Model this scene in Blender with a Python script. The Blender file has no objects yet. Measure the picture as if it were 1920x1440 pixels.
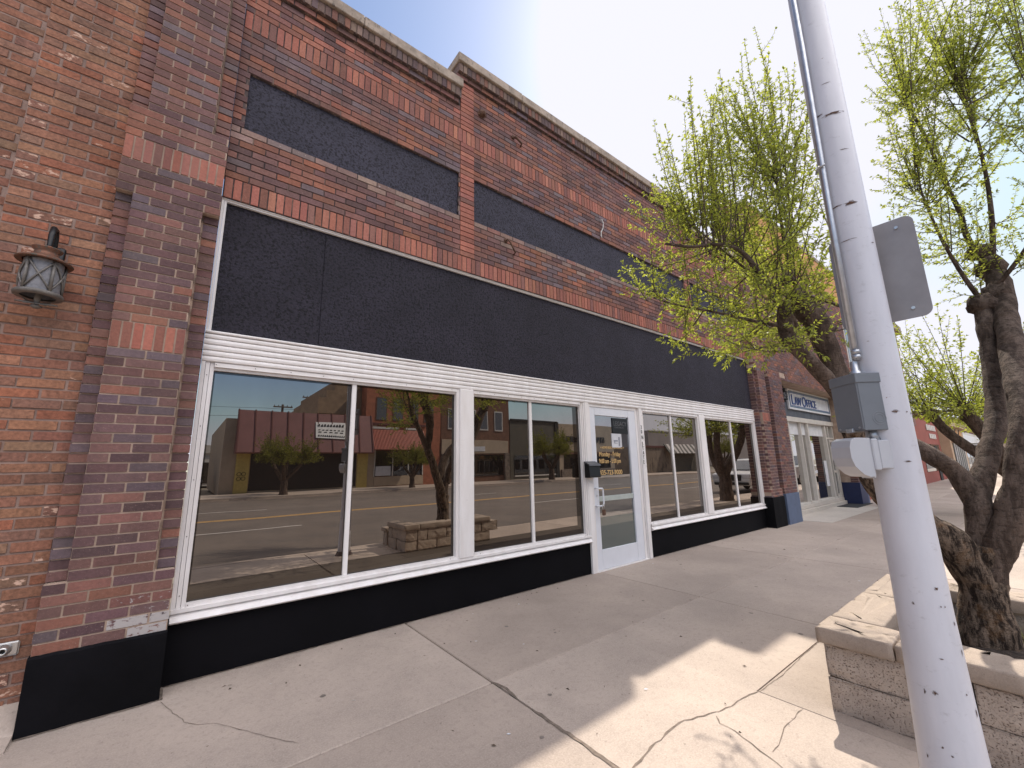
import bpy, math, random
from mathutils import Vector, Matrix, noise as mnoise
S = bpy.context.scene
COL = S.collection
RAD = math.radians
random.seed(11)

# ------------------------------------------------------------------ helpers
class MB:
    """collects faces; build() links them as one mesh object"""
    def __init__(s):
        s.v = []; s.f = []; s.m = []; s.c = []
    def add(s, verts, faces, mi=0, col=(1, 1, 1, 0)):
        b = len(s.v)
        s.v += [tuple(p) for p in verts]
        for f in faces:
            s.f.append([b + i for i in f]); s.m.append(mi); s.c.append(col)
        return s
    def box(s, x0, x1, y0, y1, z0, z1, mi=0, col=(1, 1, 1, 0), back=True):
        v = [(x0, y0, z0), (x1, y0, z0), (x1, y1, z0), (x0, y1, z0), (x0, y0, z1), (x1, y0, z1), (x1, y1, z1), (x0, y1, z1)]
        f = [(0, 1, 5, 4), (1, 2, 6, 5), (3, 0, 4, 7), (4, 5, 6, 7), (3, 2, 1, 0)]
        if back: f.append((2, 3, 7, 6))
        return s.add(v, f, mi, col)
    def cbox(s, x0, x1, y0, y1, z0, z1, c=.01, mi=0, col=(1, 1, 1, 0)):
        """box with chamfered edges"""
        v = []; idx = {}
        for i, x in enumerate((x0, x1)):
            for j, y in enumerate((y0, y1)):
                for k, z in enumerate((z0, z1)):
                    sx, sy, sz = (1, -1)[i] * c, (1, -1)[j] * c, (1, -1)[k] * c
                    idx[i, j, k] = len(v)
                    v += [(x, y + sy, z + sz), (x + sx, y, z + sz), (x + sx, y + sy, z)]
        I = lambda i, j, k, a: idx[i, j, k] + a
        f = []
        for a in (0, 1): 
            f.append([I(a, 0, 0, 0), I(a, 1, 0, 0), I(a, 1, 1, 0), I(a, 0, 1, 0)][::(1 if a else -1)])
            f.append([I(0, a, 0, 1), I(0, a, 1, 1), I(1, a, 1, 1), I(1, a, 0, 1)][::(1 if a else -1)])
            f.append([I(0, 0, a, 2), I(1, 0, a, 2), I(1, 1, a, 2), I(0, 1, a, 2)][::(1 if a else -1)])
        for a in (0, 1):
            for b in (0, 1):
                q = [I(a, b, 0, 0), I(a, b, 0, 1), I(a, b, 1, 1), I(a, b, 1, 0)]; f.append(q[::(1 if a == b else -1)])
                q = [I(a, 0, b, 0), I(a, 1, b, 0), I(a, 1, b, 2), I(a, 0, b, 2)]; f.append(q[::(-1 if a == b else 1)])
                q = [I(0, a, b, 1), I(0, a, b, 2), I(1, a, b, 2), I(1, a, b, 1)]; f.append(q[::(1 if a == b else -1)])
        for i in (0, 1):
            for j in (0, 1):
                for k in (0, 1):
                    q = [I(i, j, k, 0), I(i, j, k, 1), I(i, j, k, 2)]
                    f.append(q if (i + j + k) % 2 else q[::-1])
        return s.add(v, f, mi, col)
    def prism(s, poly, axis, a, b, mi=0, col=(1, 1, 1, 0)):
        """extrude a 2-D polygon along axis 0/1/2 from a to b"""
        n = len(poly)
        def P(t, p):
            q = list(p); q.insert(axis, t); return tuple(q)
        v = [P(a, p) for p in poly] + [P(b, p) for p in poly]
        f = [tuple(range(n))[::-1], tuple(range(n, 2 * n))] + [(i, (i + 1) % n, n + (i + 1) % n, n + i) for i in range(n)]
        return s.add(v, f, mi, col)
    def tube(s, pts, rad, n=8, mi=0, caps=True, jit=0, col=(1, 1, 1, 0), seed=0):
        pts = [Vector(p) for p in pts]
        if not isinstance(rad, (list, tuple)): rad = [rad] * len(pts)
        up = None; v = []
        for i, p in enumerate(pts):
            t = (pts[min(i + 1, len(pts) - 1)] - pts[max(i - 1, 0)]).normalized()
            if up is None:
                up = t.orthogonal().normalized()
            up = (up - t * up.dot(t))
            up = up.normalized() if up.length > 1e-6 else t.orthogonal().normalized()
            w = t.cross(up)
            for k in range(n):
                a = 2 * math.pi * k / n
                d = up * math.cos(a) + w * math.sin(a)
                r = rad[i]
                if jit: r *= 1 + jit * (mnoise.noise((p + d * r) * 7 + Vector((seed, 0, 0))) + .6 * mnoise.noise((p + d * r) * 19))
                v.append(p + d * r)
        f = []
        for i in range(len(pts) - 1):
            for k in range(n):
                f.append((i * n + k, i * n + (k + 1) % n, (i + 1) * n + (k + 1) % n, (i + 1) * n + k))
        if caps:
            f.append(tuple(range(n))[::-1]); f.append(tuple(range((len(pts) - 1) * n, len(pts) * n)))
        return s.add(v, f, mi, col)
    def cyl(s, p0, p1, r0, r1=None, n=16, mi=0, col=(1, 1, 1, 0)):
        return s.tube([p0, p1], [r0, r0 if r1 is None else r1], n, mi, True, 0, col)
    def lathe(s, prof, c, n=24, mi=0, axis=2):
        """prof: list of (r, h) about an axis through c"""
        v = []
        for r, h in prof:
            for k in range(n):
                a = 2 * math.pi * k / n
                p = [r * math.cos(a), r * math.sin(a)]; p.insert(axis, h)
                v.append((c[0] + p[0], c[1] + p[1], c[2] + p[2]))
        f = []
        for i in range(len(prof) - 1):
            for k in range(n):
                q = (i * n + k, i * n + (k + 1) % n, (i + 1) * n + (k + 1) % n, (i + 1) * n + k)
                f.append(q if axis != 1 else q[::-1])
        return s.add(v, f, mi)
    def blob(s, c, r, seed=0, amp=.25, mi=0, n=12, fr=6):
        c = Vector(c); v = []; f = []
        m = n // 2
        for i in range(m + 1):
            th = math.pi * i / m
            for k in range(n):
                a = 2 * math.pi * k / n
                d = Vector((math.sin(th) * math.cos(a), math.sin(th) * math.sin(a), math.cos(th)))
                v.append(c + d * r * (1 + amp * mnoise.noise(d * r * fr * 3 + c * 3 + Vector((seed, 0, 0)))))
        for i in range(m):
            for k in range(n):
                f.append((i * n + k, (i + 1) * n + k, (i + 1) * n + (k + 1) % n, i * n + (k + 1) % n))
        return s.add(v, f, mi)
    def xf(s, M):
        s.v = [tuple(M @ Vector(p)) for p in s.v]; return s
    def build(s, name, mats, parent=None, smooth=False, colors=False):
        if not isinstance(mats, (list, tuple)): mats = [mats]
        o = Vector((0, 0, 0))
        p = parent
        while p is not None:
            o = o + p.location; p = p.parent
        me = bpy.data.meshes.new(name)
        me.from_pydata([tuple(Vector(q) - o) for q in s.v], [], s.f)
        for m in mats: me.materials.append(m)
        me.polygons.foreach_set('material_index', s.m)
        if smooth is True: me.polygons.foreach_set('use_smooth', [True] * len(s.f))
        if colors:
            at = me.attributes.new('Col', 'FLOAT_COLOR', 'CORNER')
            buf = []
            for f, c in zip(s.f, s.c): buf += list(c) * len(f)
            at.data.foreach_set('color', buf)
        me.update()
        ob = bpy.data.objects.new(name, me); COL.objects.link(ob)
        if parent: ob.parent = parent
        return ob

def tag(o, label=None, cat=None, group=None, kind=None):
    if label: o['label'] = label
    if cat: o['category'] = cat
    if group: o['group'] = group
    if kind: o['kind'] = kind
    return o
def thing(name, label, cat, loc=(0, 0, 0), group=None):
    o = bpy.data.objects.new(name, None); COL.objects.link(o); o.location = loc
    o.empty_display_size = .1
    return tag(o, label, cat, group)
def children(o): return [c for c in bpy.data.objects if c.parent is o]
def copy_tree(o, parent=None):
    c = o.copy(); COL.objects.link(c)
    if parent: c.parent = parent
    for ch in children(o): copy_tree(ch, c)
    return c
def text_mesh(pieces, name, mat, parent, y, extrude=.004, bold=.0):
    """pieces: (string, x, z, size, xscale); each becomes one mesh of raised letters in the plane y facing -y"""
    for body, x, z, size, xs in pieces:
        cu = bpy.data.curves.new('lettering', 'FONT'); cu.body = body; cu.size = size; cu.extrude = extrude; cu.resolution_u = 3; cu.offset = bold * size
        ob = bpy.data.objects.new('lettering', cu); COL.objects.link(ob)
        dg = bpy.context.evaluated_depsgraph_get()
        me = bpy.data.meshes.new_from_object(ob.evaluated_get(dg))
        mb = MB()
        mb.add([(x + v.co.x * xs, y - v.co.z, z + v.co.y) for v in me.vertices], [tuple(p.vertices) for p in me.polygons])
        bpy.data.objects.remove(ob); bpy.data.curves.remove(cu); bpy.data.meshes.remove(me)
        mb.build(name, mat, parent)

# ------------------------------------------------------------------ materials
def nt(name):
    m = bpy.data.materials.new(name); m.use_nodes = True
    t = m.node_tree; b = t.nodes['Principled BSDF']
    return m, t, b
def N(t, typ, **kw):
    n = t.nodes.new(typ)
    for k, v in kw.items():
        if k.startswith('i_'):
            n.inputs[k[2:].replace('_', ' ')].default_value = v
        else: setattr(n, k, v)
    return n
def noise_node(t, vec, scale, detail=4, rough=.6):
    n = N(t, 'ShaderNodeTexNoise'); n.inputs['Scale'].default_value = scale
    n.inputs['Detail'].default_value = detail; n.inputs['Roughness'].default_value = rough
    t.links.new(vec, n.inputs['Vector']); return n.outputs['Fac']
def ramp(t, fac, a, b, ca=(0, 0, 0, 1), cb=(1, 1, 1, 1)):
    r = N(t, 'ShaderNodeValToRGB'); r.color_ramp.elements[0].position = a; r.color_ramp.elements[1].position = b
    r.color_ramp.elements[0].color = ca; r.color_ramp.elements[1].color = cb
    t.links.new(fac, r.inputs['Fac']); return r.outputs['Color']
def mix(t, fac, a, b, mode='MIX'):
    n = N(t, 'ShaderNodeMix', data_type='RGBA', blend_type=mode)
    for s, v in ((0, fac), (6, a), (7, b)):
        if hasattr(v, 'links') or hasattr(v, 'is_linked'): t.links.new(v, n.inputs[s])
        elif s == 0: n.inputs[0].default_value = v
        else: n.inputs[s].default_value = tuple(v) + ((1,) if len(v) == 3 else ())
    return n.outputs[2]
def mathn(t, op, a, b=0.0):
    n = N(t, 'ShaderNodeMath', operation=op)
    for i, v in ((0, a), (1, b)):
        if hasattr(v, 'is_linked'): t.links.new(v, n.inputs[i])
        else: n.inputs[i].default_value = v
    return n.outputs[0]
def bump(t, b, h, strength=.5, dist=.005):
    n = N(t, 'ShaderNodeBump'); n.inputs['Strength'].default_value = strength; n.inputs['Distance'].default_value = dist
    t.links.new(h, n.inputs['Height']); t.links.new(n.outputs['Normal'], b.inputs['Normal'])
def coords(t): return N(t, 'ShaderNodeTexCoord').outputs['Object']
def scaled(t, vec, s):
    n = N(t, 'ShaderNodeMapping'); n.inputs['Scale'].default_value = s
    t.links.new(vec, n.inputs['Vector']); return n.outputs['Vector']

def plain(name, col, rough=.6, metal=0, var=.12, vscale=6, bstr=0, bscale=60, bdist=.003, stain=None, stain_at=(.55, .75), spec=.5):
    m, t, b = nt(name); v = coords(t)
    b.inputs['Roughness'].default_value = rough; b.inputs['Metallic'].default_value = metal
    b.inputs['Specular IOR Level'].default_value = spec
    n = noise_node(t, v, vscale, 5)
    lo = tuple(c * (1 - var) for c in col); hi = tuple(min(1, c * (1 + var)) for c in col)
    c = mix(t, ramp(t, n, .3, .7), lo, hi)
    if stain:
        n2 = noise_node(t, scaled(t, v, (1, 1, .35)), vscale * 2.3, 6, .7)
        c = mix(t, ramp(t, n2, *stain_at), c, stain)
    t.links.new(c, b.inputs['Base Color'])
    if bstr: bump(t, b, noise_node(t, v, bscale, 3), bstr, bdist)
    return m

def brick_mat(name, chip=(.42, .385, .37), speck=.0, rough=.85, grain=.25, chip_scale=22, spot=None):
    m, t, b = nt(name); v = coords(t)
    a = N(t, 'ShaderNodeAttribute', attribute_name='Col')
    n = noise_node(t, v, 45, 5, .7)
    c = mix(t, 1.0, a.outputs['Color'], ramp(t, n, .25, .75, (1 - grain,) * 3 + (1,), (1 + grain,) * 3 + (1,)), 'MULTIPLY')
    wst = noise_node(t, scaled(t, v, (1.6, 1, .22)), 1.9, 6, .7)
    c = mix(t, 1.0, c, ramp(t, wst, .36, .66, (.82, .82, .84, 1), (1.17, 1.15, 1.13, 1)), 'MULTIPLY')
    if speck:
        n2 = noise_node(t, v, 170, 2, .5)
        c = mix(t, mathn(t, 'MULTIPLY', ramp(t, n2, .66, .72), speck), c, (.42, .3, .25))
    n3 = noise_node(t, scaled(t, v, (1, 1, 1.8)), chip_scale, 5, .65)
    k = mathn(t, 'SUBTRACT', mathn(t, 'ADD', n3, a.outputs['Alpha']), 1.0)
    c = mix(t, ramp(t, k, .0, .06), c, chip)
    t.links.new(c, b.inputs['Base Color'])
    b.inputs['Roughness'].default_value = rough; b.inputs['Specular IOR Level'].default_value = .3
    bump(t, b, noise_node(t, v, 90, 4, .7), .55, .004)
    return m

M = {}
M['brick'] = brick_mat('purple_brick', speck=.55)
M['brick_old'] = brick_mat('weathered_orange_brick', chip=(.6, .4, .3), chip_scale=17, grain=.5)
M['mortar'] = plain('sandy_mortar', (.42, .31, .24), .95, bstr=.6, bscale=200, var=.25)
M['mortar_shaded'] = plain('shaded_mortar', (.085, .062, .06), .95, bstr=.6, bscale=200, var=.3, stain=(.27, .19, .15), stain_at=(.5, .62))  # raked-joint shade is painted in as a darker mortar; pole collar borrows it
M['mortar_old'] = plain('grey_brown_mortar', (.29, .2, .165), .95, bstr=.8, bscale=140, var=.25)
M['black_paint'] = plain('black_paint', (.0045, .0042, .0055), .8, var=.4, vscale=3, bstr=.25, bscale=30, spec=.12)
M['black_paint_bulk'] = plain('black_bulkhead_paint', (.003, .0028, .004), .7, var=.3, vscale=2, bstr=.12, bscale=18, spec=.12)
M['stone'] = plain('weathered_coping', (.36, .29, .23), .9, var=.3, vscale=9, bstr=.7, bscale=50, stain=(.11, .09, .075), stain_at=(.56, .68))
M['soil'] = plain('dark_mulch', (.045, .032, .025), .95, var=.6, vscale=30, bstr=1, bscale=60, bdist=.02)
M['gold'] = plain('gold_lettering', (.72, .47, .2), .5, var=.05)
M['black_letter'] = plain('black_lettering', (.02, .02, .022), .5)
M['rust'] = plain('rusty_iron', (.11, .056, .035), .85, var=.4, vscale=40, bstr=.5)
M['galv'] = plain('galvanised_steel', (.5, .52, .55), .38, .75, var=.15, vscale=20)
M['steel'] = plain('brushed_steel', (.6, .59, .57), .32, .85, var=.1, vscale=30)
M['grey_box'] = plain('grey_enamel', (.165, .18, .2), .45, var=.06, vscale=8)
M['pale_plastic'] = plain('pale_grey_plastic', (.5, .51, .54), .4, var=.05)
M['sign_back'] = plain('bare_aluminium_sheet', (.3, .28, .28), .5, .35, var=.12, vscale=7)
M['blue_paint'] = plain('slate_blue_paint', (.085, .115, .185), .6, var=.12)
M['navy_paint'] = plain('navy_paint', (.012, .02, .075), .55)
M['slate_siding'] = plain('slate_siding', (.075, .085, .105), .7, var=.3, vscale=5, bstr=.5, bscale=25)
M['cream_frame'] = plain('cream_metal', (.55, .51, .46), .45, var=.08)
M['white_shade'] = plain('white_roller_shade', (.62, .62, .63), .8)
M['sign_white'] = plain('white_sign_board', (.72, .72, .74), .5)
M['sign_blue'] = plain('royal_blue_letter', (.03, .07, .25), .45)
M['teal'] = plain('slate_blue_border', (.09, .16, .24), .5)
M['black_metal'] = plain('black_metal', (.012, .012, .013), .4, .3)
M['mat'] = plain('dark_rubber_mat', (.02, .02, .022), .95, bstr=.5)
M['rubber'] = plain('tyre_rubber', (.015, .015, .016), .85)
M['copper'] = plain('weathered_copper', (.2, .095, .06), .6, .5, var=.35, vscale=22, stain=(.1, .1, .085), stain_at=(.5, .62))
M['pewter'] = plain('aged_pewter', (.17, .155, .14), .55, .4, var=.25, vscale=25)

def stucco_mat(name, col, chalky):
    m, t, b = nt(name); v = coords(t)
    n = noise_node(t, v, 1.6, 6, .7)
    n2 = noise_node(t, v, 42, 4, .7)
    c = mix(t, ramp(t, n, .35, .75), tuple(x * .8 for x in col), tuple(x * chalky for x in col))
    c = mix(t, ramp(t, n2, .49, .60), c, tuple(x * .28 for x in col))
    c = mix(t, mathn(t, 'MULTIPLY', ramp(t, n2, .46, .36), .6), c, tuple(x * 1.9 for x in col)) if False else c
    t.links.new(c, b.inputs['Base Color']); b.inputs['Roughness'].default_value = .8; b.inputs['Specular IOR Level'].default_value = .35
    h = mathn(t, 'ADD', mathn(t, 'MULTIPLY', noise_node(t, v, 48, 3, .6), 1.0), mathn(t, 'MULTIPLY', noise_node(t, v, 120, 2), .5))
    bump(t, b, h, 1.0, .012)
    return m
M['stucco'] = stucco_mat('black_stucco', (.025, .022, .033), 1.5)
M['stucco_up'] = stucco_mat('charcoal_stucco', (.046, .043, .062), 1.35)

def white_alu():
    m, t, b = nt('white_aluminium'); v = coords(t)
    n = noise_node(t, scaled(t, v, (1, 1, .2)), 9, 5)
    c = mix(t, ramp(t, n, .35, .7), (.74, .70, .675), (.84, .81, .795))
    n2 = noise_node(t, scaled(t, v, (.6, 1, 3)), 14, 6, .75)
    c = mix(t, mathn(t, 'MULTIPLY', ramp(t, n2, .62, .74), .35), c, (.33, .26, .21))
    t.links.new(c, b.inputs['Base Color']); b.inputs['Roughness'].default_value = .45
    return m
M['alu'] = white_alu()
M['door_white'] = plain('cool_white_paint', (.7, .71, .75), .38, var=.03)
M['groove'] = plain('dark_gap', (.16, .13, .12), .8)  # dark grey-brown between the transom ribs and on the screw heads

def glass_mat(name, refl, tint, wob=.35, dark=(.006, .005, .005), wscale=1.7):
    m, t, b = nt(name); v = coords(t)
    t.nodes.remove(b); out = t.nodes['Material Output']
    d = N(t, 'ShaderNodeBsdfDiffuse'); d.inputs['Color'].default_value = dark + (1,)
    g = N(t, 'ShaderNodeBsdfGlossy'); g.inputs['Color'].default_value = tint + (1,); g.inputs['Roughness'].default_value = 0.0
    lw = N(t, 'ShaderNodeFresnel'); lw.inputs['IOR'].default_value = 1.45
    dirt = mathn(t, 'ADD', .82, mathn(t, 'MULTIPLY', noise_node(t, scaled(t, v, (1, 1, .4)), 2.6, 6, .7), .36))
    f = mathn(t, 'MINIMUM', mathn(t, 'MULTIPLY', mathn(t, 'ADD', mathn(t, 'MULTIPLY', lw.outputs[0], .9), refl), dirt), 1.0)
    mx = N(t, 'ShaderNodeMixShader'); t.links.new(f, mx.inputs[0]); t.links.new(d.outputs[0], mx.inputs[1]); t.links.new(g.outputs[0], mx.inputs[2])
    t.links.new(mx.outputs[0], out.inputs['Surface'])
    bn = N(t, 'ShaderNodeBump'); bn.inputs['Strength'].default_value = wob; bn.inputs['Distance'].default_value = .004
    t.links.new(noise_node(t, v, wscale, 2, .5), bn.inputs['Height']); t.links.new(bn.outputs[0], g.inputs['Normal'])
    return m
M['film'] = glass_mat('mirror_film_glass', .24, (1.0, .93, .87), .24, (.012, .008, .006), wscale=.9)
M['clear'] = glass_mat('plain_dark_glass', .04, (1, .95, .9), .1, (.012, .008, .006))
M['door_glass'] = glass_mat('door_glass', .24, (.96, .98, 1.0), .1, (.02, .018, .018))
M['lit_interior'] = glass_mat('lit_interior_glass', .06, (1, 1, 1), .1, (.1, .115, .105))  # lit interior seen low in the door, painted as the glass's own colour
M['far_glass'] = glass_mat('shop_glass', .10, (.9, .95, 1.0), .0, (.008, .008, .009))
M['law_glass'] = glass_mat('law_office_glass', .42, (1, .98, .95), .2, (.02, .018, .016))
M['car_glass'] = glass_mat('car_glass', .12, (.9, .95, 1), .0, (.01, .01, .012))
M['lantern_glass'] = plain('seeded_glass', (.2, .195, .205), .3, var=.25, vscale=45, bstr=.6, bscale=80)

def concrete(name, base, warm, speck=True, sc=1.0, bstr=.5):
    m, t, b = nt(name); v = coords(t)
    big = noise_node(t, v, .7 * sc, 6, .65); med = noise_node(t, v, 6 * sc, 6, .7); fine = noise_node(t, v, 95 * sc, 4, .75)
    mott = noise_node(t, v, 26 * sc, 4, .7)
    c = mix(t, ramp(t, big, .36, .66), tuple(x * .80 for x in base), warm)
    st = noise_node(t, v, 1.9 * sc, 5, .75)
    c = mix(t, mathn(t, 'MULTIPLY', ramp(t, st, .57, .68), .35), c, tuple(x * .66 for x in base))
    c = mix(t, mathn(t, 'MULTIPLY', ramp(t, med, .5, .8), .35), c, tuple(x * .72 for x in base))
    c = mix(t, mathn(t, 'MULTIPLY', ramp(t, fine, .42, .62), .55), c, tuple(min(1, x * 1.28) for x in base))
    c = mix(t, mathn(t, 'MULTIPLY', ramp(t, mott, .52, .66), .4), c, tuple(x * .74 for x in base))
    if speck:
        sp = noise_node(t, v, 42 * sc, 2, .4)
        c = mix(t, mathn(t, 'MULTIPLY', ramp(t, sp, .70, .76), .55), c, tuple(x * .4 for x in base))
    isl = N(t, 'ShaderNodeNewGeometry').outputs['Random Per Island']
    c = mix(t, 1.0, c, ramp(t, isl, 0, 1, (.90, .89, .885, 1), (1.06, 1.06, 1.06, 1)), 'MULTIPLY')
    t.links.new(c, b.inputs['Base Color']); b.inputs['Roughness'].default_value = .9; b.inputs['Specular IOR Level'].default_value = .25
    bump(t, b, mathn(t, 'ADD', fine, mathn(t, 'MULTIPLY', med, .6)), bstr, .004)
    return m
M['walk'] = concrete('sidewalk_concrete', (.40, .332, .282), (.46, .38, .32))
M['apron'] = concrete('bright_concrete', (.5, .45, .4), (.55, .5, .44))
M['crack'] = plain('crack_dirt', (.17, .132, .105), .95, var=.4, vscale=30)
M['joint'] = plain('joint_dirt', (.15, .12, .1), .95, var=.4, vscale=14)
M['asphalt'] = plain('worn_asphalt', (.135, .108, .09), .9, var=.16, vscale=.5, bstr=.4, bscale=90, stain=(.1, .085, .075), stain_at=(.5, .7))
M['yellow'] = plain('road_yellow', (.62, .36, .1), .8, var=.2, vscale=9)
M['road_white'] = plain('road_white', (.5, .47, .44), .8, var=.2, vscale=9)
M['earth'] = plain('dry_ground', (.2, .17, .13), .95, var=.2, vscale=.2)

def block_mat():
    m, t, b = nt('split_face_block'); v = coords(t)
    med = noise_node(t, v, 11, 5, .7); pits = noise_node(t, scaled(t, v, (1, 1, 1.2)), 115, 2, .5)
    c = mix(t, ramp(t, med, .3, .7), (.40, .325, .27), (.52, .43, .355))
    c = mix(t, ramp(t, pits, .60, .68), c, (.15, .11, .085))
    t.links.new(c, b.inputs['Base Color']); b.inputs['Roughness'].default_value = .95; b.inputs['Specular IOR Level'].default_value = .2
    h = mathn(t, 'SUBTRACT', med, mathn(t, 'MULTIPLY', ramp(t, pits, .52, .7), .6))
    bump(t, b, h, .8, .010)
    return m
M['block'] = block_mat()
M['cap'] = concrete('planter_cap_stone', (.37, .30, .245), (.43, .35, .285), True, 2.2, .9)

def bark(name, base, rust, dark, vs=1.0):
    m, t, b = nt(name); v = coords(t)
    s = scaled(t, v, (1, 1, .28))
    w = noise_node(t, s, 26 * vs, 6, .75); l = noise_node(t, scaled(t, v, (1, 1, 2.4)), 34 * vs, 3, .6); big = noise_node(t, v, 7, 5, .7)
    c = mix(t, ramp(t, w, .42, .58), dark, base)
    c = mix(t, mathn(t, 'MULTIPLY', ramp(t, big, .52, .72), .55), c, rust)
    c = mix(t, mathn(t, 'MULTIPLY', ramp(t, l, .58, .66), .6), c, tuple(x * .4 for x in dark))
    t.links.new(c, b.inputs['Base Color']); b.inputs['Roughness'].default_value = .95; b.inputs['Specular IOR Level'].default_value = .2
    bump(t, b, mathn(t, 'ADD', w, mathn(t, 'MULTIPLY', l, -.5)), 1.0, .02)
    return m
M['bark'] = bark('furrowed_bark', (.21, .155, .115), (.19, .095, .035), (.026, .018, .014))
M['limb_bark'] = bark('smooth_limb_bark', (.15, .11, .088), (.11, .07, .048), (.062, .044, .035), .62)
M['twig'] = plain('twig_bark', (.085, .062, .045), .9, var=.35, vscale=12)

def leaf_mat(name, ca, cb, tr):
    m, t, b = nt(name)
    a = N(t, 'ShaderNodeAttribute', attribute_name='Col')
    c = mix(t, a.outputs['Fac'], ca, cb)
    t.links.new(c, b.inputs['Base Color']); b.inputs['Roughness'].default_value = .5; b.inputs['Specular IOR Level'].default_value = .3
    tl = N(t, 'ShaderNodeBsdfTranslucent'); t.links.new(mix(t, 1.0, c, (1.5, 1.5, .7), 'MULTIPLY'), tl.inputs['Color'])
    mx = N(t, 'ShaderNodeMixShader'); mx.inputs[0].default_value = tr
    t.links.new(b.outputs[0], mx.inputs[1]); t.links.new(tl.outputs[0], mx.inputs[2])
    t.links.new(mx.outputs[0], t.nodes['Material Output'].inputs['Surface'])
    return m
M['leaf'] = leaf_mat('spring_leaf', (.20, .235, .06), (.37, .39, .10), .58)
M['leaf_far'] = leaf_mat('olive_leaf', (.12, .13, .028), (.2, .2, .045), .45)

def pole_mat():
    m, t, b = nt('chipped_white_pole_paint'); v = coords(t)
    n = noise_node(t, scaled(t, v, (1, 1, .25)), 7, 5)
    c = mix(t, ramp(t, n, .3, .75), (.56, .56, .6), (.68, .68, .73))
    sc = noise_node(t, scaled(t, v, (1, 1, 2.0)), 17, 6, .8)
    c = mix(t, mathn(t, 'MULTIPLY', ramp(t, sc, .58, .7), .4), c, (.36, .35, .36))
    ch = noise_node(t, scaled(t, v, (1, 1, 2.3)), 9, 7, .78)
    c = mix(t, ramp(t, ch, .69, .70), c, mix(t, noise_node(t, v, 60, 2), (.06, .04, .035), (.3, .13, .06)))
    t.links.new(c, b.inputs['Base Color']); b.inputs['Roughness'].default_value = .36; b.inputs['Specular IOR Level'].default_value = .5
    bump(t, b, noise_node(t, v, 30, 4), .12, .004)
    return m
M['pole'] = pole_mat()
def car_paint(name, col, metal=.0):
    m = plain(name, col, .25, metal, var=.03); return m
M['car_white'] = car_paint('white_car_paint', (.7, .7, .7)); M['car_black'] = car_paint('black_car_paint', (.012, .012, .014))
M['car_silver'] = car_paint('silver_car_paint', (.3, .3, .32), .4)
M['lamp_glass'] = plain('headlight_glass', (.6, .6, .62), .15)
M['tan_wall'] = plain('tan_brick', (.27, .19, .125), .9, var=.2, vscale=2)
M['beige_wall'] = plain('beige_render', (.42, .33, .24), .9, var=.12, vscale=1.2)
M['orange_brick'] = plain('orange_brick', (.36, .13, .075), .9, var=.2, vscale=3)
M['brown_brick'] = plain('brown_brick', (.17, .085, .055), .9, var=.25, vscale=3)
M['olive_wall'] = plain('olive_cladding', (.11, .1, .08), .9, var=.12, vscale=1)
M['maroon'] = plain('maroon_metal_roof', (.2, .085, .08), .55, var=.12, vscale=1.5)
M['red_metal'] = plain('red_corrugated_metal', (.38, .075, .04), .5, var=.15)
M['yellow_wall'] = plain('yellow_paint', (.55, .42, .13), .8)
M['dark_void'] = plain('dark_shop_interior', (.008, .008, .009), .6)
M['grey_wall'] = plain('grey_render', (.3, .26, .25), .9, var=.1, vscale=.3)
M['streak_wall'] = plain('streaked_brown_render', (.24, .185, .14), .9, var=.15, vscale=.8, stain=(.09, .07, .055), stain_at=(.5, .62))
M['banner'] = plain('white_banner', (.75, .74, .72), .7)
M['red_render'] = plain('red_render', (.3, .09, .07), .85, var=.12, vscale=1)
M['buff'] = plain('buff_stone', (.46, .33, .22), .85, var=.12, vscale=2)
M['arch_panel'] = plain('ochre_panel', (.55, .27, .1), .8)
M['trim_white'] = plain('white_trim', (.6, .57, .53), .7)
M['dark_roof'] = plain('dark_red_roof', (.13, .05, .045), .9)
M['wood_pole'] = plain('weathered_timber', (.13, .1, .08), .95)
M['fieldstone'] = plain('fieldstone', (.2, .16, .13), .95, var=.55, vscale=4, bstr=1, bscale=6, bdist=.05)
M['litter'] = plain('dry_leaf_litter', (.09, .065, .045), .9, var=.5, vscale=20)
M['ivory'] = plain('faded_paper', (.6, .6, .62), .8)

# ------------------------------------------------------------------ sun, sky, camera
SUN = Vector((.82, .30, 1.0)).normalized()
elev = math.asin(SUN.z); azim = math.atan2(SUN.x, SUN.y)
ld = bpy.data.lights.new('sun', 'SUN'); ld.energy = 2.9; ld.angle = RAD(.55); ld.color = (1.0, .93, .82)
lo = bpy.data.objects.new('sun', ld); COL.objects.link(lo); lo.rotation_euler = SUN.to_track_quat('Z', 'Y').to_euler(); lo.location = SUN * 60

W = bpy.data.worlds.new('World'); S.world = W; W.use_nodes = True
t = W.node_tree; bg = t.nodes['Background']
sky = N(t, 'ShaderNodeTexSky', sky_type='NISHITA', sun_disc=False); sky.sun_elevation = elev; sky.sun_rotation = azim
sky.air_density = 1.0; sky.dust_density = 2.2; sky.ozone_density = 1.0; sky.altitude = 1300
tc = N(t, 'ShaderNodeTexCoord').outputs['Generated']
sep = N(t, 'ShaderNodeSeparateXYZ'); t.links.new(tc, sep.inputs[0])
zz = mathn(t, 'ADD', mathn(t, 'MAXIMUM', sep.outputs[2], 0.0), .25)
cmb = N(t, 'ShaderNodeCombineXYZ')
t.links.new(mathn(t, 'DIVIDE', sep.outputs[0], zz), cmb.inputs[0]); t.links.new(mathn(t, 'DIVIDE', sep.outputs[1], zz), cmb.inputs[1])
cl = noise_node(t, scaled(t, cmb.outputs[0], (1.0, .55, 1)), 1.35, 7, .58)
fine = noise_node(t, scaled(t, cmb.outputs[0], (1.0, .4, 1)), 4.0, 6, .6)
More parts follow.
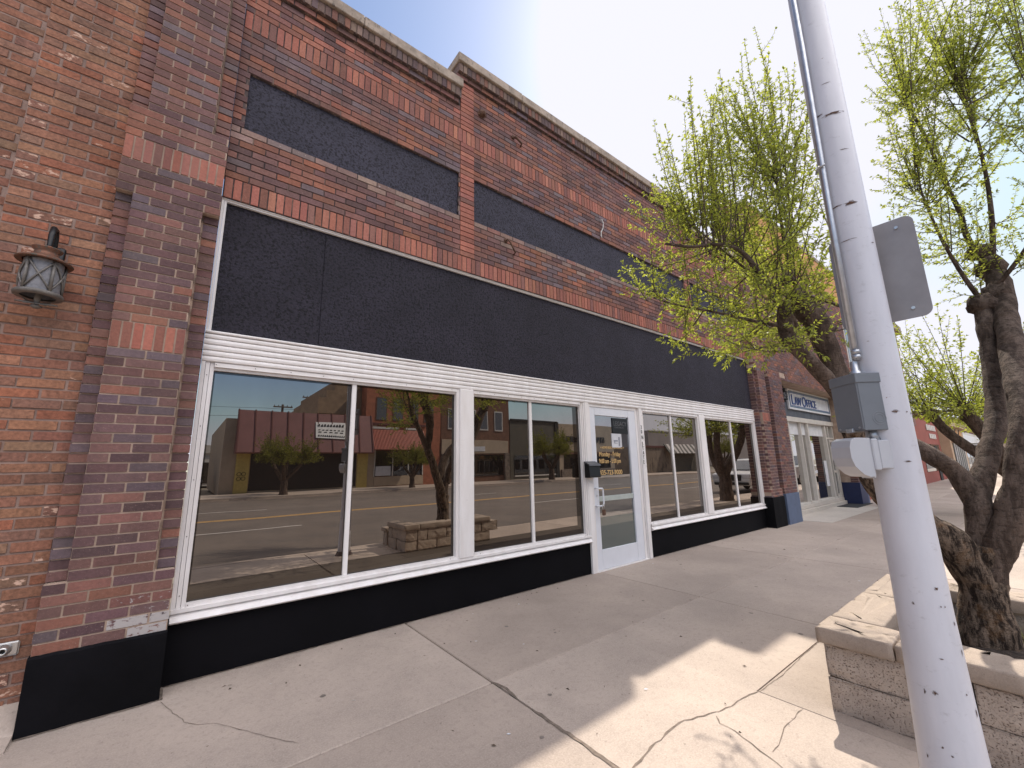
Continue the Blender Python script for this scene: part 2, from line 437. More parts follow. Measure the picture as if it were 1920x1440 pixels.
dt = N(t, 'ShaderNodeVectorMath', operation='DOT_PRODUCT'); t.links.new(tc, dt.inputs[0]); dt.inputs[1].default_value = tuple(SUN)
near = mathn(t, 'MAXIMUM', dt.outputs['Value'], 0.0)
haze_low = ramp(t, sep.outputs[2], .0, .34, (.34, .34, .34, 1), (0, 0, 0, 1))
front = ramp(t, sep.outputs[1], -.1, .3)
cover0 = mathn(t, 'ADD', mathn(t, 'ADD', mathn(t, 'MULTIPLY', cl, 1.25), mathn(t, 'MULTIPLY', fine, .35)), mathn(t, 'MULTIPLY', near, 1.0))
north_fill = mathn(t, 'MULTIPLY', ramp(t, mathn(t, 'MULTIPLY', sep.outputs[1], -1.0), -.1, .5), ramp(t, sep.outputs[2], .34, .62))  # unseen bright cloud added behind the camera to fill the shaded facade
cover = mathn(t, 'ADD', cover0, mathn(t, 'MULTIPLY', haze_low, front))
mask = mathn(t, 'MAXIMUM', ramp(t, cover, 1.52, 1.84), north_fill)
cbright = mathn(t, 'ADD', mathn(t, 'ADD', 3.75, mathn(t, 'MULTIPLY', mathn(t, 'POWER', near, 60.0), 3.2)), mathn(t, 'MULTIPLY', north_fill, 14.0))
cc = N(t, 'ShaderNodeVectorMath', operation='SCALE'); cc.inputs[0].default_value = (1.0, .955, .97)
t.links.new(mathn(t, 'MULTIPLY', cbright, mathn(t, 'ADD', .9, mathn(t, 'MULTIPLY', fine, .2))), cc.inputs['Scale'])
veil = N(t, 'ShaderNodeVectorMath', operation='MINIMUM'); t.links.new(sky.outputs[0], veil.inputs[0]); veil.inputs[1].default_value = (4.4, 4.4, 4.9)   # thin cloud veils the aureole round the sun
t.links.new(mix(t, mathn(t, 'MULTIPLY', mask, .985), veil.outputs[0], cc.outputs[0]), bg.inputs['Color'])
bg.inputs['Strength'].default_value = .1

cam = bpy.data.cameras.new('camera'); co = bpy.data.objects.new('camera', cam); COL.objects.link(co)
r, u, f = Vector((.7877392, -.6156631, -.0206361)), Vector((-.1017982, -.1631434, .9813365)), Vector((.6075394, .7709365, .1911879))
mw = Matrix((r, u, -f)).transposed().to_4x4(); mw.translation = Vector((0, -4.15, 1.50645))
co.matrix_world = mw
cam.sensor_width = 36; cam.lens = 36 * 774.89 / 1920; cam.clip_start = .05; cam.clip_end = 2000
S.camera = co
S.view_settings.view_transform = 'Standard'; S.view_settings.look = 'None'; S.view_settings.gamma = 1; S.view_settings.exposure = 1.1
S.cycles.max_bounces = 8; S.cycles.transparent_max_bounces = 8
try: S.cycles.use_denoising = True
except Exception: pass
# ------------------------------------------------------------------ bricks
Z0, CH, BL, JT = .424, .0677, .2127, .0115
def K(k): return Z0 + CH * k
PAL = [(tuple(x * k for x, k in zip(c, (1.2, 1.14, 1.08))), w) for c, w in [((.135, .078, .074), 5), ((.12, .073, .078), 4), ((.108, .082, .095), 2.4), ((.165, .085, .072), 2.6), ((.09, .056, .06), 2.4), ((.20, .095, .072), .7)]]
PALW = [(tuple(x * k for x, k in zip(c, (1.28, 1.22, 1.13))), w) for c, w in [((.16, .084, .075), 5), ((.132, .077, .077), 4), ((.125, .095, .108), 2.2), ((.19, .09, .07), 3), ((.098, .06, .062), 2.2), ((.23, .1, .07), 1.2)]]
RED = [(tuple(x * 1.22 for x in c), w) for c, w in [((.28, .108, .078), 4), ((.225, .095, .072), 3), ((.19, .09, .075), 1), ((.30, .125, .085), 1.6)]]
OLD = [(tuple(x * k for x, k in zip(c, (1.2, 1.24, 1.16))), w) for c, w in [((.235, .108, .072), 5), ((.21, .095, .066), 4), ((.25, .122, .082), 3), ((.185, .09, .068), 2), ((.24, .094, .06), 2), ((.205, .112, .08), 1)]]
rb = random.Random(5)
def pick(pal, a=0.0):
    cs, ws = zip(*pal); c = rb.choices(cs, ws)[0]; s = rb.uniform(.82, 1.15)
    return tuple(x * s * rb.uniform(.96, 1.04) for x in c) + (a,)
def one_brick(mb, x0, x1, z0, z1, y, dep, col, jit=.0015):
    yy = y + rb.uniform(-jit, jit)
    mb.box(x0, x1, yy, y + dep, z0, z1, 0, col, back=False)
def courses(mb, x0, x1, k0, k1, y, dep=.06, pal=None, palf=None, holes=(), alpha=None, length=BL, phase=0.0, jit=.0015, ch=CH, zb=Z0, jt=JT, wob=0):
    for k in range(k0, k1):
        za, zb_ = zb + ch * k + jt / 2, zb + ch * (k + 1) - jt / 2
        zm = (za + zb_) / 2
        spans = [(x0, x1)]
        for hx0, hx1, hz0, hz1 in holes:
            if hz0 < zm < hz1:
                ns = []
                for a, b in spans:
                    if hx1 <= a or hx0 >= b: ns.append((a, b)); continue
                    if hx0 > a: ns.append((a, hx0))
                    if hx1 < b: ns.append((hx1, b))
                spans = ns
        for a, b in spans:
            off = phase + (k % 2) * length / 2
            x = math.floor((a - off) / length) * length + off
            while x < b:
                p, q = max(x + jt / 2, a), min(x + length - jt / 2, b)
                if q - p > .018:
                    al = alpha(k, (p + q) / 2) if alpha else 0.0
                    w = rb.uniform(-wob, wob); w2 = rb.uniform(-wob, wob)
                    pp = (palf and palf(k, (p + q) / 2)) or pal or PAL
                    one_brick(mb, p + w, q + w2, za + rb.uniform(-wob, wob) * .6, zb_ + rb.uniform(-wob, wob) * .6, y, dep, pick(pp, al), jit)
                x += length
def soldier(mb, x0, x1, z0, z1, y, dep=.06, pal=RED, n=None, alpha=0.0):
    n = n or max(1, round((x1 - x0) / CH)); w = (x1 - x0) / n
    for i in range(n):
        one_brick(mb, x0 + i * w + JT / 2, x0 + (i + 1) * w - JT / 2, z0 + JT / 2, z1 - JT / 2, y, dep, pick(pal, alpha))
def brick_obj(mb, name, parent, mats=None): return mb.build(name, mats or [M['brick'], M['mortar']], parent, colors=True)
REC = .009

# ================================================================== storefront building
B = thing('storefront_building', 'dark purple brick storefront with black stucco bands and mirrored white framed windows', 'building', (5.26, 0, 0))
XL, XR = .035, 10.49
# ---- upper wall
mb = MB(); yw = -.05
holes = [(.13, 2.43, K(62), K(71)), (2.66, 7.86, K(62), K(71)), (8.09, 10.39, K(62), K(71))]
def al_w(k, x):
    if k == 61: return rb.choice([.3, .36, .40]) if rb.random() < .45 else .2
    return .26 if k == 60 and rb.random() < .4 else 0
soldier(mb, XL, XR, K(51), K(54), yw)
piers = [(2.45, 2.66), (7.86, 8.07)]
ph = [(a, b, K(54), K(78)) for a, b in piers]
PALE = [((.29, .2, .17), 3), ((.25, .165, .14), 3), ((.24, .12, .1), 2), ((.2, .15, .145), 1)]
courses(mb, XL, XR, 54, 78, yw, pal=PALW, holes=holes + ph, alpha=al_w, palf=lambda k, x: PALE if k == 61 or (k == 60 and rb.random() < .45) or (k == 59 and rb.random() < .2) else None)
for a, b in piers:
    for k in list(range(54, 78)) + list(range(81, 92)):
        one_brick(mb, a + .003, b - .003, K(k) + JT / 2, K(k + 1) - JT / 2, yw - .006, .06, pick(RED, 0))
soldier(mb, XL, XR, K(78), K(81), yw)
ph2 = [(a, b, K(81), K(92)) for a, b in piers]
def al_top(k, x): return .3 if rb.random() < .15 else 0
courses(mb, XL, 2.45, 81, 86, yw, pal=PALW + RED, alpha=al_top)
courses(mb, 8.07, XR, 81, 86, yw, pal=PALW + RED, alpha=al_top)
courses(mb, 2.45, 8.07, 81, 92, yw, pal=PALW, holes=ph2, alpha=al_top)
GREYED = [((.15, .1, .085), 3), ((.2, .14, .11), 2), ((.115, .08, .078), 2), ((.2, .095, .07), 2)]
for x0, x1, kb in ((XL, 2.40, 86), (2.38, 8.15, 92), (8.13, XR, 86)):
    courses(mb, x0, x1, kb, kb + 1, yw - .035, dep=.2, pal=PALW, length=BL)
    soldier(mb, x0 - (.0 if x0 == XL else -.0), x1, K(kb + 1), K(kb + 3), yw - .075, dep=.25, pal=GREYED, alpha=.25)
for r0 in [(XL, .13, K(51), K(86)), (.13, 2.43, K(51), K(62)), (.13, 2.43, K(71), K(86)), (2.43, 2.66, K(51), K(92)), (2.66, 7.86, K(51), K(62)),
           (2.66, 7.86, K(71), K(92)), (7.86, 8.09, K(51), K(92)), (8.09, 10.39, K(51), K(62)), (8.09, 10.39, K(71), K(86)), (10.39, XR, K(51), K(86))]:
    mb.box(r0[0], r0[1], yw + REC, .35, r0[2], r0[3] , 1)
for x0, x1, kb in ((XL, 2.43, 86), (2.43, 8.09, 92), (8.09, XR, 86)):
    mb.box(x0 + .004, x1 - .004, yw - .026, .33, K(kb) + .004, K(kb + 1), 1)
    mb.box(x0 + .004, x1 - .004, yw - .066, .33, K(kb + 1) + .001, K(kb + 3) - .002, 1)
upper_wall = brick_obj(mb, 'brick_wall', B, [M['brick'], M['mortar_shaded']])
# ---- coping slabs
mb = MB()
def coping(x0, x1, z0):
    x = x0
    while x < x1 - .05:
        w = min(rb.uniform(1.1, 1.5), x1 - x)
        if x1 - x - w < .4: w = x1 - x
        mb.cbox(x + .003, x + w - .003, yw - .105 + rb.uniform(-.004, .004), .40, z0, z0 + .132 + rb.uniform(-.003, .003), .008)
        x += w
coping(-.02, 2.44, K(89) + .003); coping(2.36, 8.17, K(95) + .003); coping(8.1, XR + .05, K(89) + .003)
mb.box(2.405, 2.45, yw - .03, .38, K(89) + .14, K(92) - .002); mb.box(8.075, 8.12, yw - .03, .38, K(89) + .14, K(92) - .002)
mb.build('coping', M['stone'], B)
# ---- upper stucco panels
for x0, x1, lx in ((.13, 2.43, None), (2.66, 7.86, None), (8.09, 10.39, None)):
    p = MB(); p.box(x0 - .004, x1 + .004, -.018, .3, K(62) - .004, K(71) + .004); p.build('stucco_panel', M['stucco_up'], B)
# ---- pilasters
def pilaster(x0, x1, name='pilaster'):
    mb = MB(); w = x1 - x0; s0, s1 = x0 + .1, x1 - .115
    y = -.18; fl = -.125
    mid = (x0 + x1) / 2
    def al(k, x):
        if k <= 1: return .62 if x > mid else (.35 if x > x0 + .2 else .1)
        if k <= 3: return .42 if x > mid + .1 else .08
        return .1 if rb.random() < .1 else 0
    courses(mb, x0, x1, 0, 6, y, .2, alpha=al, phase=x0)
    courses(mb, s0, s1, 6, 29, y, .2, phase=s0); soldier(mb, s0, s1, K(29), K(32), y, .2, n=7)
    courses(mb, s0, s1, 32, 47, y, .2, phase=s0 + .1)
    for a, b in ((x0, s0 - .004), (s1 + .012, x1)):
        for k in range(6, 47): one_brick(mb, a + .001, b - .001, K(k) + JT / 2, K(k + 1) - JT / 2, fl + (.012 if k % 2 else 0), .15, pick(PAL, 0))
    courses(mb, x0, x1, 47, 51, y, .2, phase=x0); soldier(mb, x0, x1, K(51), K(54), y, .2, n=11)
    courses(mb, x0, x1, 54, 58, y, .2, pal=PALW, phase=x0 + .1)
    courses(mb, s0, s1, 58, 100, y, .2, pal=PALW, phase=s0)
    for a, b in ((x0, s0 - .004), (s1 + .012, x1)):
        for k in range(58, 100): one_brick(mb, a + .001, b - .001, K(k) + JT / 2, K(k + 1) - JT / 2, fl, .15, pick(PALW, 0))
    courses(mb, x0, x1, 100, 116, -.02, .3, pal=PALW, phase=x0)
    for k0, k1 in ((0, 6), (47, 58)): mb.box(x0 + .004, x1 - .004, y + .0065, .35, K(k0), K(k1), 1)
    for k0, k1 in ((6, 47), (58, 100)):
        mb.box(s0 + .003, s1 - .003, y + .0065, .02, K(k0), K(k1), 1)
        mb.box(x0 + .008, x1 - .008, fl + .017, .34, K(k0), K(k1), 1)
    mb.box(x0 + .008, x1 - .008, .0, .33, K(100), K(116) + .02, 1)
    return brick_obj(mb, name, B)
pilaster(-.61, .032); pilaster(10.495, 11.135)
def base_block(x0, x1, y, z1, mat, parent, name):
    mb = MB(); nx = 26
    # hand-troweled plinth: uneven top edge and slightly wavy face
    top = [(x0 + (x1 - x0) * i / nx, z1 + .006 * mnoise.noise(Vector((i * .7, x0, 0)))) for i in range(nx + 1)]
    v = []; f = []
    for x, z in top:
        d = .003 * mnoise.noise(Vector((x * 9, z, 3)))
        v += [(x, y + d, -.02), (x, y + d, z - .012), (x, y + d + .012, z), (x, .3, z)]
    for i in range(nx):
        for j in range(3): f.append((i * 4 + j, i * 4 + 4 + j, i * 4 + 5 + j, i * 4 + 1 + j))
    n = nx * 4
    f += [(0, 1, 2, 3), (n + 3, n + 2, n + 1, n)]
    v += [(x0, .3, -.02), (x1, .3, -.02)]; m = len(v)
    f += [(0, 3, m - 2), (n, m - 1, n + 3)]
    mb.add(v, f); return mb.build(name, mat, parent)
base_block(-.615, .034, -.2, K(0) + .004, M['black_paint'], B, 'painted_base')
base_block(10.48, 11.13, -.2, .66, M['black_paint'], B, 'painted_base')
# ---- big stucco band + trim
mb = MB(); mb.box(.066, .905, .006, .3, 2.63, 3.86); mb.box(.913, 10.50, .004, .3, 2.63, 3.86); mb.box(.9, .92, .012, .28, 2.63, 3.86)
mb.build('stucco_band', M['stucco'], B)
mb = MB()
mb.box(.034, 10.52, -.022, .3, 3.853, K(51) - .004); mb.box(.034, 10.52, -.034, .0, 3.868, K(51) - .002)
for x0, x1 in ((.034, .052), (.054, .072), (10.505, 10.52)): mb.box(x0, x1, -.028 if x0 < .05 else -.02, .05, 2.655, 3.853)
mb.build('band_trim', M['alu'], B)
# ---- ribbed transom
mb = MB(); z = 2.392; ribs = [(2.392, 2.436), (2.44, 2.484), (2.489, 2.534), (2.539, 2.584), (2.589, 2.628), (2.632, 2.655)]
for x0, x1 in ((.034, 4.617), (4.62, 6.0), (6.003, 10.525)):
    for i, (a, b) in enumerate(ribs):
        d = -.03 if i < 5 else -.04
        h = b - a
        mb.prism([(d + .009, a), (d + .001, a + h * .14), (d - .002, a + h * .5), (d + .001, b - h * .14), (d + .009, b), (.1, b), (.1, a)], 0, x0, x1)
mb.build('ribbed_transom', M['alu'], B)
mb = MB(); mb.box(.036, 10.52, -.012, .02, 2.395, 2.65); mb.build('transom_backing', M['groove'], B)
# ---- bulkhead and sills
for x0, x1 in ((.034, 4.61), (6.06, 10.56)):
    mb = MB(); mb.box(x0, x1, .004, .25, -.02, .412); mb.build('bulkhead', M['black_paint_bulk'], B)
    mb = MB()
    mb.prism([(-.055, .424), (-.06, .431), (-.052, .436), (.0, .484), (.05, .486), (.05, .413), (-.03, .413)], 0, x0 + .003, x1 - .003)
    mb.box(x0 + .004, x1 - .004, -.032, .04, .4845, .512)
    mb.build('window_sill', M['alu'], B)
# ---- windows
def screws(mb, x0, x1, z, y, n, r=.004):
    for i in range(n):
        x = x0 + (x1 - x0) * i / max(1, n - 1); mb.lathe([(r, 0), (r, -.003), (0, -.004)], (x, y, z), 6, 1, axis=1)
def window(x0, x1, divx, side_l, side_r, film_r=None):
    """x0..x1 outer; divx list of mullions"""
    w = MB()
    zt, zb = 2.39, .512
    for a, b in ((x0, x0 + side_l), (x1 - side_r, x1)):
        if b - a > .06:
            n = 3; s = (b - a) / n
            for i in range(n): w.box(a + i * s + .0015, a + (i + 1) * s - .0015, (-.024, -.012, -.002)[i if a == x0 else 2 - i], .1, zb, zt)
        else: w.box(a, b, -.012, .1, zb, zt)
    w.box(x0 + side_l, x1 - side_r, -.018, .1, 2.352, zt - .002); w.box(x0 + side_l, x1 - side_r, .006, .1, 2.328, 2.350)
    w.box(x0 + side_l, x1 - side_r, -.010, .1, zb, .537)
    screws(w, x0 + .1, x1 - .1, 2.371, -.018, 9); screws(w, x0 + .1, x1 - .1, .524, -.010, 2)
    for i in range(5): w.lathe([(.004, 0), (.004, -.003), (0, -.004)], (x0 + side_l * .5, -.012, .6 + i * .42), 6, 1, axis=1)
    wo = w.build('window', [M['alu'], M['groove']], B)
    xs = [x0 + side_l] + [d for d in divx] + [x1 - side_r]
    for d in divx:
        m = MB(); m.cbox(d - .021, d + .021, .016, .08, .537, 2.328, .003); m.build('mullion', M['alu'], wo)
    zb, zt = .537, 2.328; y = .04
    for i in range(len(xs) - 1):
        a, b = xs[i], xs[i + 1]
        fa, fb = a + .012, b - .03
        if film_r and i == len(xs) - 2: fb = film_r
        fz, ft = .66, zt - .022
        p = MB()
        q = lambda x_0, x_1, z_0, z_1, mi: p.add([(x_0, y, z_0), (x_1, y, z_0), (x_1, y, z_1), (x_0, y, z_1)], [(0, 1, 2, 3)], mi)
        q(fa, fb, fz, ft, 0); q(a, b, zb, fz, 1); q(a, b, ft, zt, 1); q(a, fa, fz, ft, 1); q(fb, b, fz, ft, 1)
        p.build('pane', [M['film'], M['clear']], wo)
    return wo
window(.034, 2.468, [1.277], .09, .035)
window(2.655, 4.605, [3.59], .018, .075, 4.41)
window(6.03, 7.91, [6.97], .045, .03)
window(8.115, 10.52, [9.33], .02, .1, 10.28)
for x0, x1 in ((2.468, 2.655), (7.91, 8.115)):
    mb = MB(); mb.cbox(x0 + .001, x1 - .001, -.04, .1, .5125, 2.391, .006); mb.build('window_post', M['alu'], B)
mb = MB(); mb.box(.04, 10.5, .2, .28, .3, 2.7); mb.build('interior_lining', M['dark_void'], B)
# ---- entrance
mb = MB()
mb.cbox(4.607, 4.692, -.03, .12, 0, 2.391, .004); mb.box(4.694, 4.735, -.012, .12, 0, 2.391)
mb.box(5.872, 5.93, .004, .12, 0, 2.391); mb.box(5.932, 5.948, -.01, .12, 0, 2.391); mb.cbox(5.95, 6.028, -.03, .12, 0, 2.391, .004)
mb.box(4.735, 5.872, -.004, .12, 2.345, 2.390); mb.box(4.70, 5.95, -.02, .12, -.01, .012)
mb.build('door_frame', M['alu'], B)
d = MB(); dy = .004
d.cbox(4.737, 4.858, dy, .06, .016, 2.343, .003); d.cbox(5.692, 5.868, dy, .06, .016, 2.343, .003)
d.cbox(4.859, 5.691, dy + .001, .06, 2.222, 2.343, .003); d.cbox(4.859, 5.691, dy + .001, .06, .016, .278, .003)
door = d.build('door', M['door_white'], B)
p = MB(); q = lambda a, b, c, e, mi: p.add([(a, .03, c), (b, .03, c), (b, .03, e), (a, .03, e)], [(0, 1, 2, 3)], mi)
q(4.858, 5.692, .72, 2.222, 0); q(4.858, 5.36, .278, .72, 1); q(5.36, 5.692, .278, .72, 1)
p.build('pane', [M['door_glass'], M['lit_interior']], door)
mb = MB(); mb.cbox(4.862, 5.688, .014, .028, .945, 1.018, .004); mb.build('push_bar', plain('pale_green_bar', (.42, .46, .43), .4), door)
mb = MB(); h = [(4.775, .0, 1.14), (4.775, -.05, 1.14), (4.79, -.062, 1.14), (4.85, -.064, 1.137), (4.868, -.064, 1.115), (4.872, -.064, 1.0), (4.872, -.064, .925), (4.86, -.064, .9), (4.84, -.06, .892), (4.775, -.05, .892), (4.775, .0, .892)]
mb.tube(h, .0125, 10); mb.lathe([(.012, .004), (.012, -.003), (0, -.005)], (4.80, 0, 1.03), 10, 0, axis=1)
mb.build('handle', M['door_white'], door, smooth=True)
mb = MB(); mb.lathe([(.011, .0), (.011, -.012), (.006, -.014), (0, -.014)], (4.80, .004, 1.035), 12, 0, axis=1); mb.build('keyhole', M['steel'], door)
text_mesh([('+ HOME HEALTH & HOSPICE +', 4.975, 1.715, .052, .80), ('Monday - Friday', 4.935, 1.60, .098, .80), ('9:00 am - 5:00 pm', 4.93, 1.498, .094, .755), ('435-723-9000', 4.925, 1.325, .098, .98)], 'lettering', M['gold'], door, .026, .001, .005)
mb = MB(); mb.box(5.285, 5.675, .020, .0285, 1.955, 2.20); sgn = mb.build('notice', M['black_metal'], door)
text_mesh([('LEGACY', 5.315, 2.08, .10, .9), ('HOME HEALTH', 5.33, 2.04, .035, 1.0)], 'lettering', plain('grey_notice_letter', (.12, .12, .125), .6), door, .0185, .0005)
mb = MB(); mb.box(5.255, 5.47, .022, .0285, 1.735, 1.953); mb.build('paper_notice', M['ivory'], door)
mb = MB(); mb.box(5.475, 5.50, .022, .0285, 1.745, 1.95); mb.build('paper_strip', M['ivory'], door)
mb = MB(); mb.box(5.30, 5.40, .019, .0215, 1.83, 1.85); mb.box(5.31, 5.39, .019, .0215, 1.80, 1.806); mb.box(5.315, 5.33, .019, .0215, 1.80, 1.83); mb.box(5.42, 5.45, .019, .0215, 1.76, 1.90); mb.build('paper_print', plain('grey_print', (.22, .23, .27), .8), door)
num = [(c, 5.958, 2.045 - i * .0745 - (.02 if i > 1 else 0) - (.03 if i > 2 else 0), .088, .8) for i, c in enumerate('30NSTATE')]
text_mesh(num, 'address_lettering', M['black_letter'], B, -.0345, .001)

# ---- things hanging on the storefront
mbx = thing('mailbox', 'small black metal mailbox mounted on the white jamb left of the glass door', 'mailbox', (4.64, -.03, 1.42))
mb = MB(); mb.prism([(-.034, 1.30), (-.125, 1.30), (-.135, 1.315), (-.12, 1.475), (-.034, 1.50)], 0, 4.53, 4.76); mb.build('body', M['black_metal'], mbx)
mb = MB(); mb.prism([(-.033, 1.503), (-.128, 1.478), (-.137, 1.462), (-.14, 1.466), (-.13, 1.486), (-.033, 1.528)], 0, 4.522, 4.768); mb.build('lid', plain('mailbox_lid', (.05, .05, .055), .35, .3), mbx)
pad = thing('padlock', 'dark padlock with a thin shackle hanging from the white door handle', 'padlock', (4.845, -.075, .8))
mb = MB(); mb.cbox(4.815, 4.878, -.09, -.062, .762, .845, .008); mb.build('body', M['rust'], pad)
mb = MB(); mb.tube([(4.829, -.076, .845), (4.829, -.076, .895), (4.836, -.076, .912), (4.847, -.076, .917), (4.857, -.076, .912), (4.864, -.076, .895), (4.864, -.076, .845)], .0055, 8); mb.build('shackle', M['steel'], pad, smooth=True)
hk = MB(); hk.tube([(3.17, -.05, 4.515), (3.17, -.10, 4.515), (3.20, -.12, 4.47), (3.30, -.10, 4.36), (3.31, -.05, 4.355)], .011, 7); hk.lathe([(.03, .0), (.03, -.012), (0, -.015)], (3.17, -.055, 4.515), 10, 0, axis=1)
tag(hk.build('wall_bracket', M['rust'], None, True), 'rusty iron bracket arm slanting down below the long upper stucco panel', 'bracket')
wr = MB(); wr.tube([(5.22, -.055, 5.60), (5.24, -.09, 5.60), (5.27, -.09, 5.54), (5.26, -.085, 5.45), (5.21, -.08, 5.36), (5.20, -.08, 5.28), (5.215, -.09, 5.25)], .008, 6)
tag(wr.build('loose_wire', plain('white_cable', (.62, .6, .57), .6), None, True), 'loose white cable sticking out of the brick above the stucco panel', 'cable')
an = MB(); an.blob((2.79, -.06, 6.31), .055, 3, .5); an.tube([(2.79, -.06, 6.31), (2.83, -.1, 6.26)], .014, 6)
tag(an.build('iron_anchor', M['rust'], None), 'broken lump of rusty iron anchor in the wall near the parapet corner', 'anchor')
an = MB(); an.tube([(3.33, -.05, 6.24), (3.36, -.10, 6.22), (3.47, -.10, 6.17), (3.49, -.05, 6.16)], .016, 6); an.lathe([(.03, .0), (.03, -.02), (0, -.02)], (3.34, -.055, 6.235), 8, 0, axis=1)
tag(an.build('iron_anchor', M['rust'], None), 'short rusty iron staple in the bricks below the high parapet', 'anchor')

# ================================================================== neighbour on the left
LB = thing('brick_building', 'weathered orange brick building beside the storefront with spalled pale bricks', 'building', (-3, 0, 0))
rb.seed(9)
def al_o(k, x): return rb.choice([.3, .38, .46]) if rb.random() < .2 else (.22 if rb.random() < .3 else 0)
mb = MB()
courses(mb, -1.135, -.618, 0, 112, -.065, .08, OLD, alpha=al_o, length=.225, phase=-.69, jit=.0035, ch=.0697, zb=.12, jt=.0145, wob=.004)
courses(mb, -2.4, -1.142, 0, 112, -.04, .08, OLD, alpha=al_o, length=.225, phase=-.6, jit=.0035, ch=.0697, zb=.105, jt=.0145, wob=.004)
mb.box(-1.139, -.6, -.0585, .3, -.02, 7.93, 1); mb.box(-6.5, -1.1395, -.0335, .3, -.02, 7.93, 1)
mb.build('brick_wall', [M['brick_old'], M['mortar_old']], LB, colors=True)
mb = MB(); mb.cbox(-6.5, -.6, -.12, .45, 7.93, 8.1, .01); mb.build('coping', M['stone'], LB)
mb = MB()
mb.prism([(-.06, .16), (-.11, .12), (-.2, .03), (-.34, .006), (-.34, -.05), (-.06, -.05)], 0, -2.4, -.617); mb.build('concrete_fillet', M['walk'], LB)

# wall lantern
wl = thing('wall_lantern', 'aged copper carriage lantern with crossed bars on the orange brick wall', 'wall lantern', (-.86, -.2, 2.8))
def lantern(root, c, R, H, mcop, mpew, mgl):
    cx, cy, cz = c   # cz: bottom rim
    mb = MB(); mb.lathe([(R * 1.02, H * 1.0), (R * 1.32, H * .985), (R * 1.36, H * 1.01), (R * 1.28, H * 1.05), (R * .9, H * 1.13), (R * .62, H * 1.2), (R * .56, H * 1.32), (R * .72, H * 1.39), (R * .74, H * 1.42), (R * .5, H * 1.45), (0, H * 1.47)], (cx, cy, cz), 32)
    mb.build('hood', mcop, root, smooth=True)
    mb = MB(); mb.lathe([(R * .93, .01), (R * .93, H)], (cx, cy, cz), 24); mb.build('lantern_glass', mgl, root, smooth=True)
    mb = MB(); mb.lathe([(R * .8, -.006), (R * 1.12, -.006), (R * 1.16, .012), (R * 1.1, H * .09), (R * .98, H * .1), (R * .98, H * .0), (R * .8, -.006)], (cx, cy, cz), 32)
    n = 5
    for i in range(n):
        a = 2 * math.pi * (i + .28) / n; b = 2 * math.pi * (i + 1.28) / n
        P = lambda an, z, k=1.0: (cx + R * k * math.cos(an), cy + R * k * math.sin(an), cz + z)
        mb.tube([P(a, .02), P(a, H)], R * .1, 6)
        for s in (0, 1):
            mb.tube([P(a + (b - a) * (j / 6 if s == 0 else 1 - j / 6), .03 + (H - .04) * j / 6, .985) for j in range(7)], R * .065, 5)
    mb.build('cage', mpew, root, smooth=True)
    mb = MB(); mb.lathe([(R * .16, H * .1), (R * .16, -H * .12), (R * .1, -H * .2), (R * .12, -H * .26), (R * .26, -H * .28), (R * .28, -H * .31), (R * .1, -H * .36), (0, -H * .37)], (cx, cy, cz), 14)
    for s in (-1, 1):
        mb.tube([(cx + s * R * 1.1 * math.cos(j / 8 * 5.2) * (.55 + .06 * j), cy + R * .3 * math.sin(j / 8 * 5.2), cz - H * .12 - .004 * j) for j in range(9)], R * .05, 5)
    mb.build('finial', mpew, root, smooth=True)
lantern(wl, (-.862, -.235, 2.655), .1, .235, M['copper'], M['pewter'], M['lantern_glass'])
mb = MB(); mb.tube([(-.862, -.235, 2.99), (-.862, -.215, 3.03), (-.862, -.215, 3.10), (-.862, -.19, 3.165), (-.862, -.145, 3.17), (-.862, -.12, 3.12), (-.862, -.115, 3.04), (-.862, -.09, 2.98), (-.862, -.065, 2.97)], [.012, .014, .017, .018, .018, .018, .018, .02, .02], 9)
mb.cbox(-.915, -.81, -.085, -.06, 2.86, 3.08, .01); mb.build('bracket', M['black_metal'], wl, smooth=True)
hp = thing('pipe_outlet_plate', 'small steel plate with two pipe outlets low on the orange brick wall', 'outlet plate', (-.75, -.07, .47))
mb = MB(); mb.cbox(-.90, -.675, -.083, -.07, .432, .512, .008); mb.build('plate', M['steel'], hp)
for x in (-.735, -.83):
    mb = MB(); mb.lathe([(.03, .0), (.032, -.012), (.024, -.02), (.024, -.036), (.018, -.042), (.013, -.042), (.013, -.02)], (x, -.083, .472), 18, 0, axis=1); mb.build('outlet', M['steel'], hp, smooth=True)
    mb = MB(); mb.lathe([(.0135, -.0), (.006, -.03), (0, -.03)], (x, -.083, .472), 12, 0, axis=1); mb.build('outlet_bore', M['black_metal'], hp)
# ================================================================== ground
rg = random.Random(21)
gm = MB(); gm.add([(-300, -400, -.3), (600, -400, -.3), (600, 300, -.3), (-300, 300, -.3)], [(0, 1, 2, 3)])
tag(gm.build('ground', M['earth']), kind='structure')
mb = MB(); mb.box(-150, 400, -24.0, -4.45, -.5, -.15)
tag(mb.build('road', M['asphalt']), kind='structure')
mb = MB()
for y in (-13.05, -13.3): mb.box(-150, 400, y - .055, y + .055, -.16, -.146, 0)
x = -60
while x < 200:
    for y in (-9.9, -16.6): mb.box(x, x + 3.0, y - .055, y + .055, -.16, -.146, 1)
    x += 12
tag(mb.build('road_markings', [M['yellow'], M['road_white']]), kind='structure')
mb = MB(); mb.cbox(-150, 400, -4.46, -4.30, -.4, .0, .02); mb.box(-150, 400, -4.9, -4.455, -.4, -.144)
tag(mb.build('kerb', M['walk']), kind='structure')
mb = MB(); mb.box(-150, 400, -29.2, -24.0, -.4, .0); mb.box(-150, 400, -24.4, -23.9, -.4, -.13)
tag(mb.build('far_pavement', M['walk']), kind='structure')
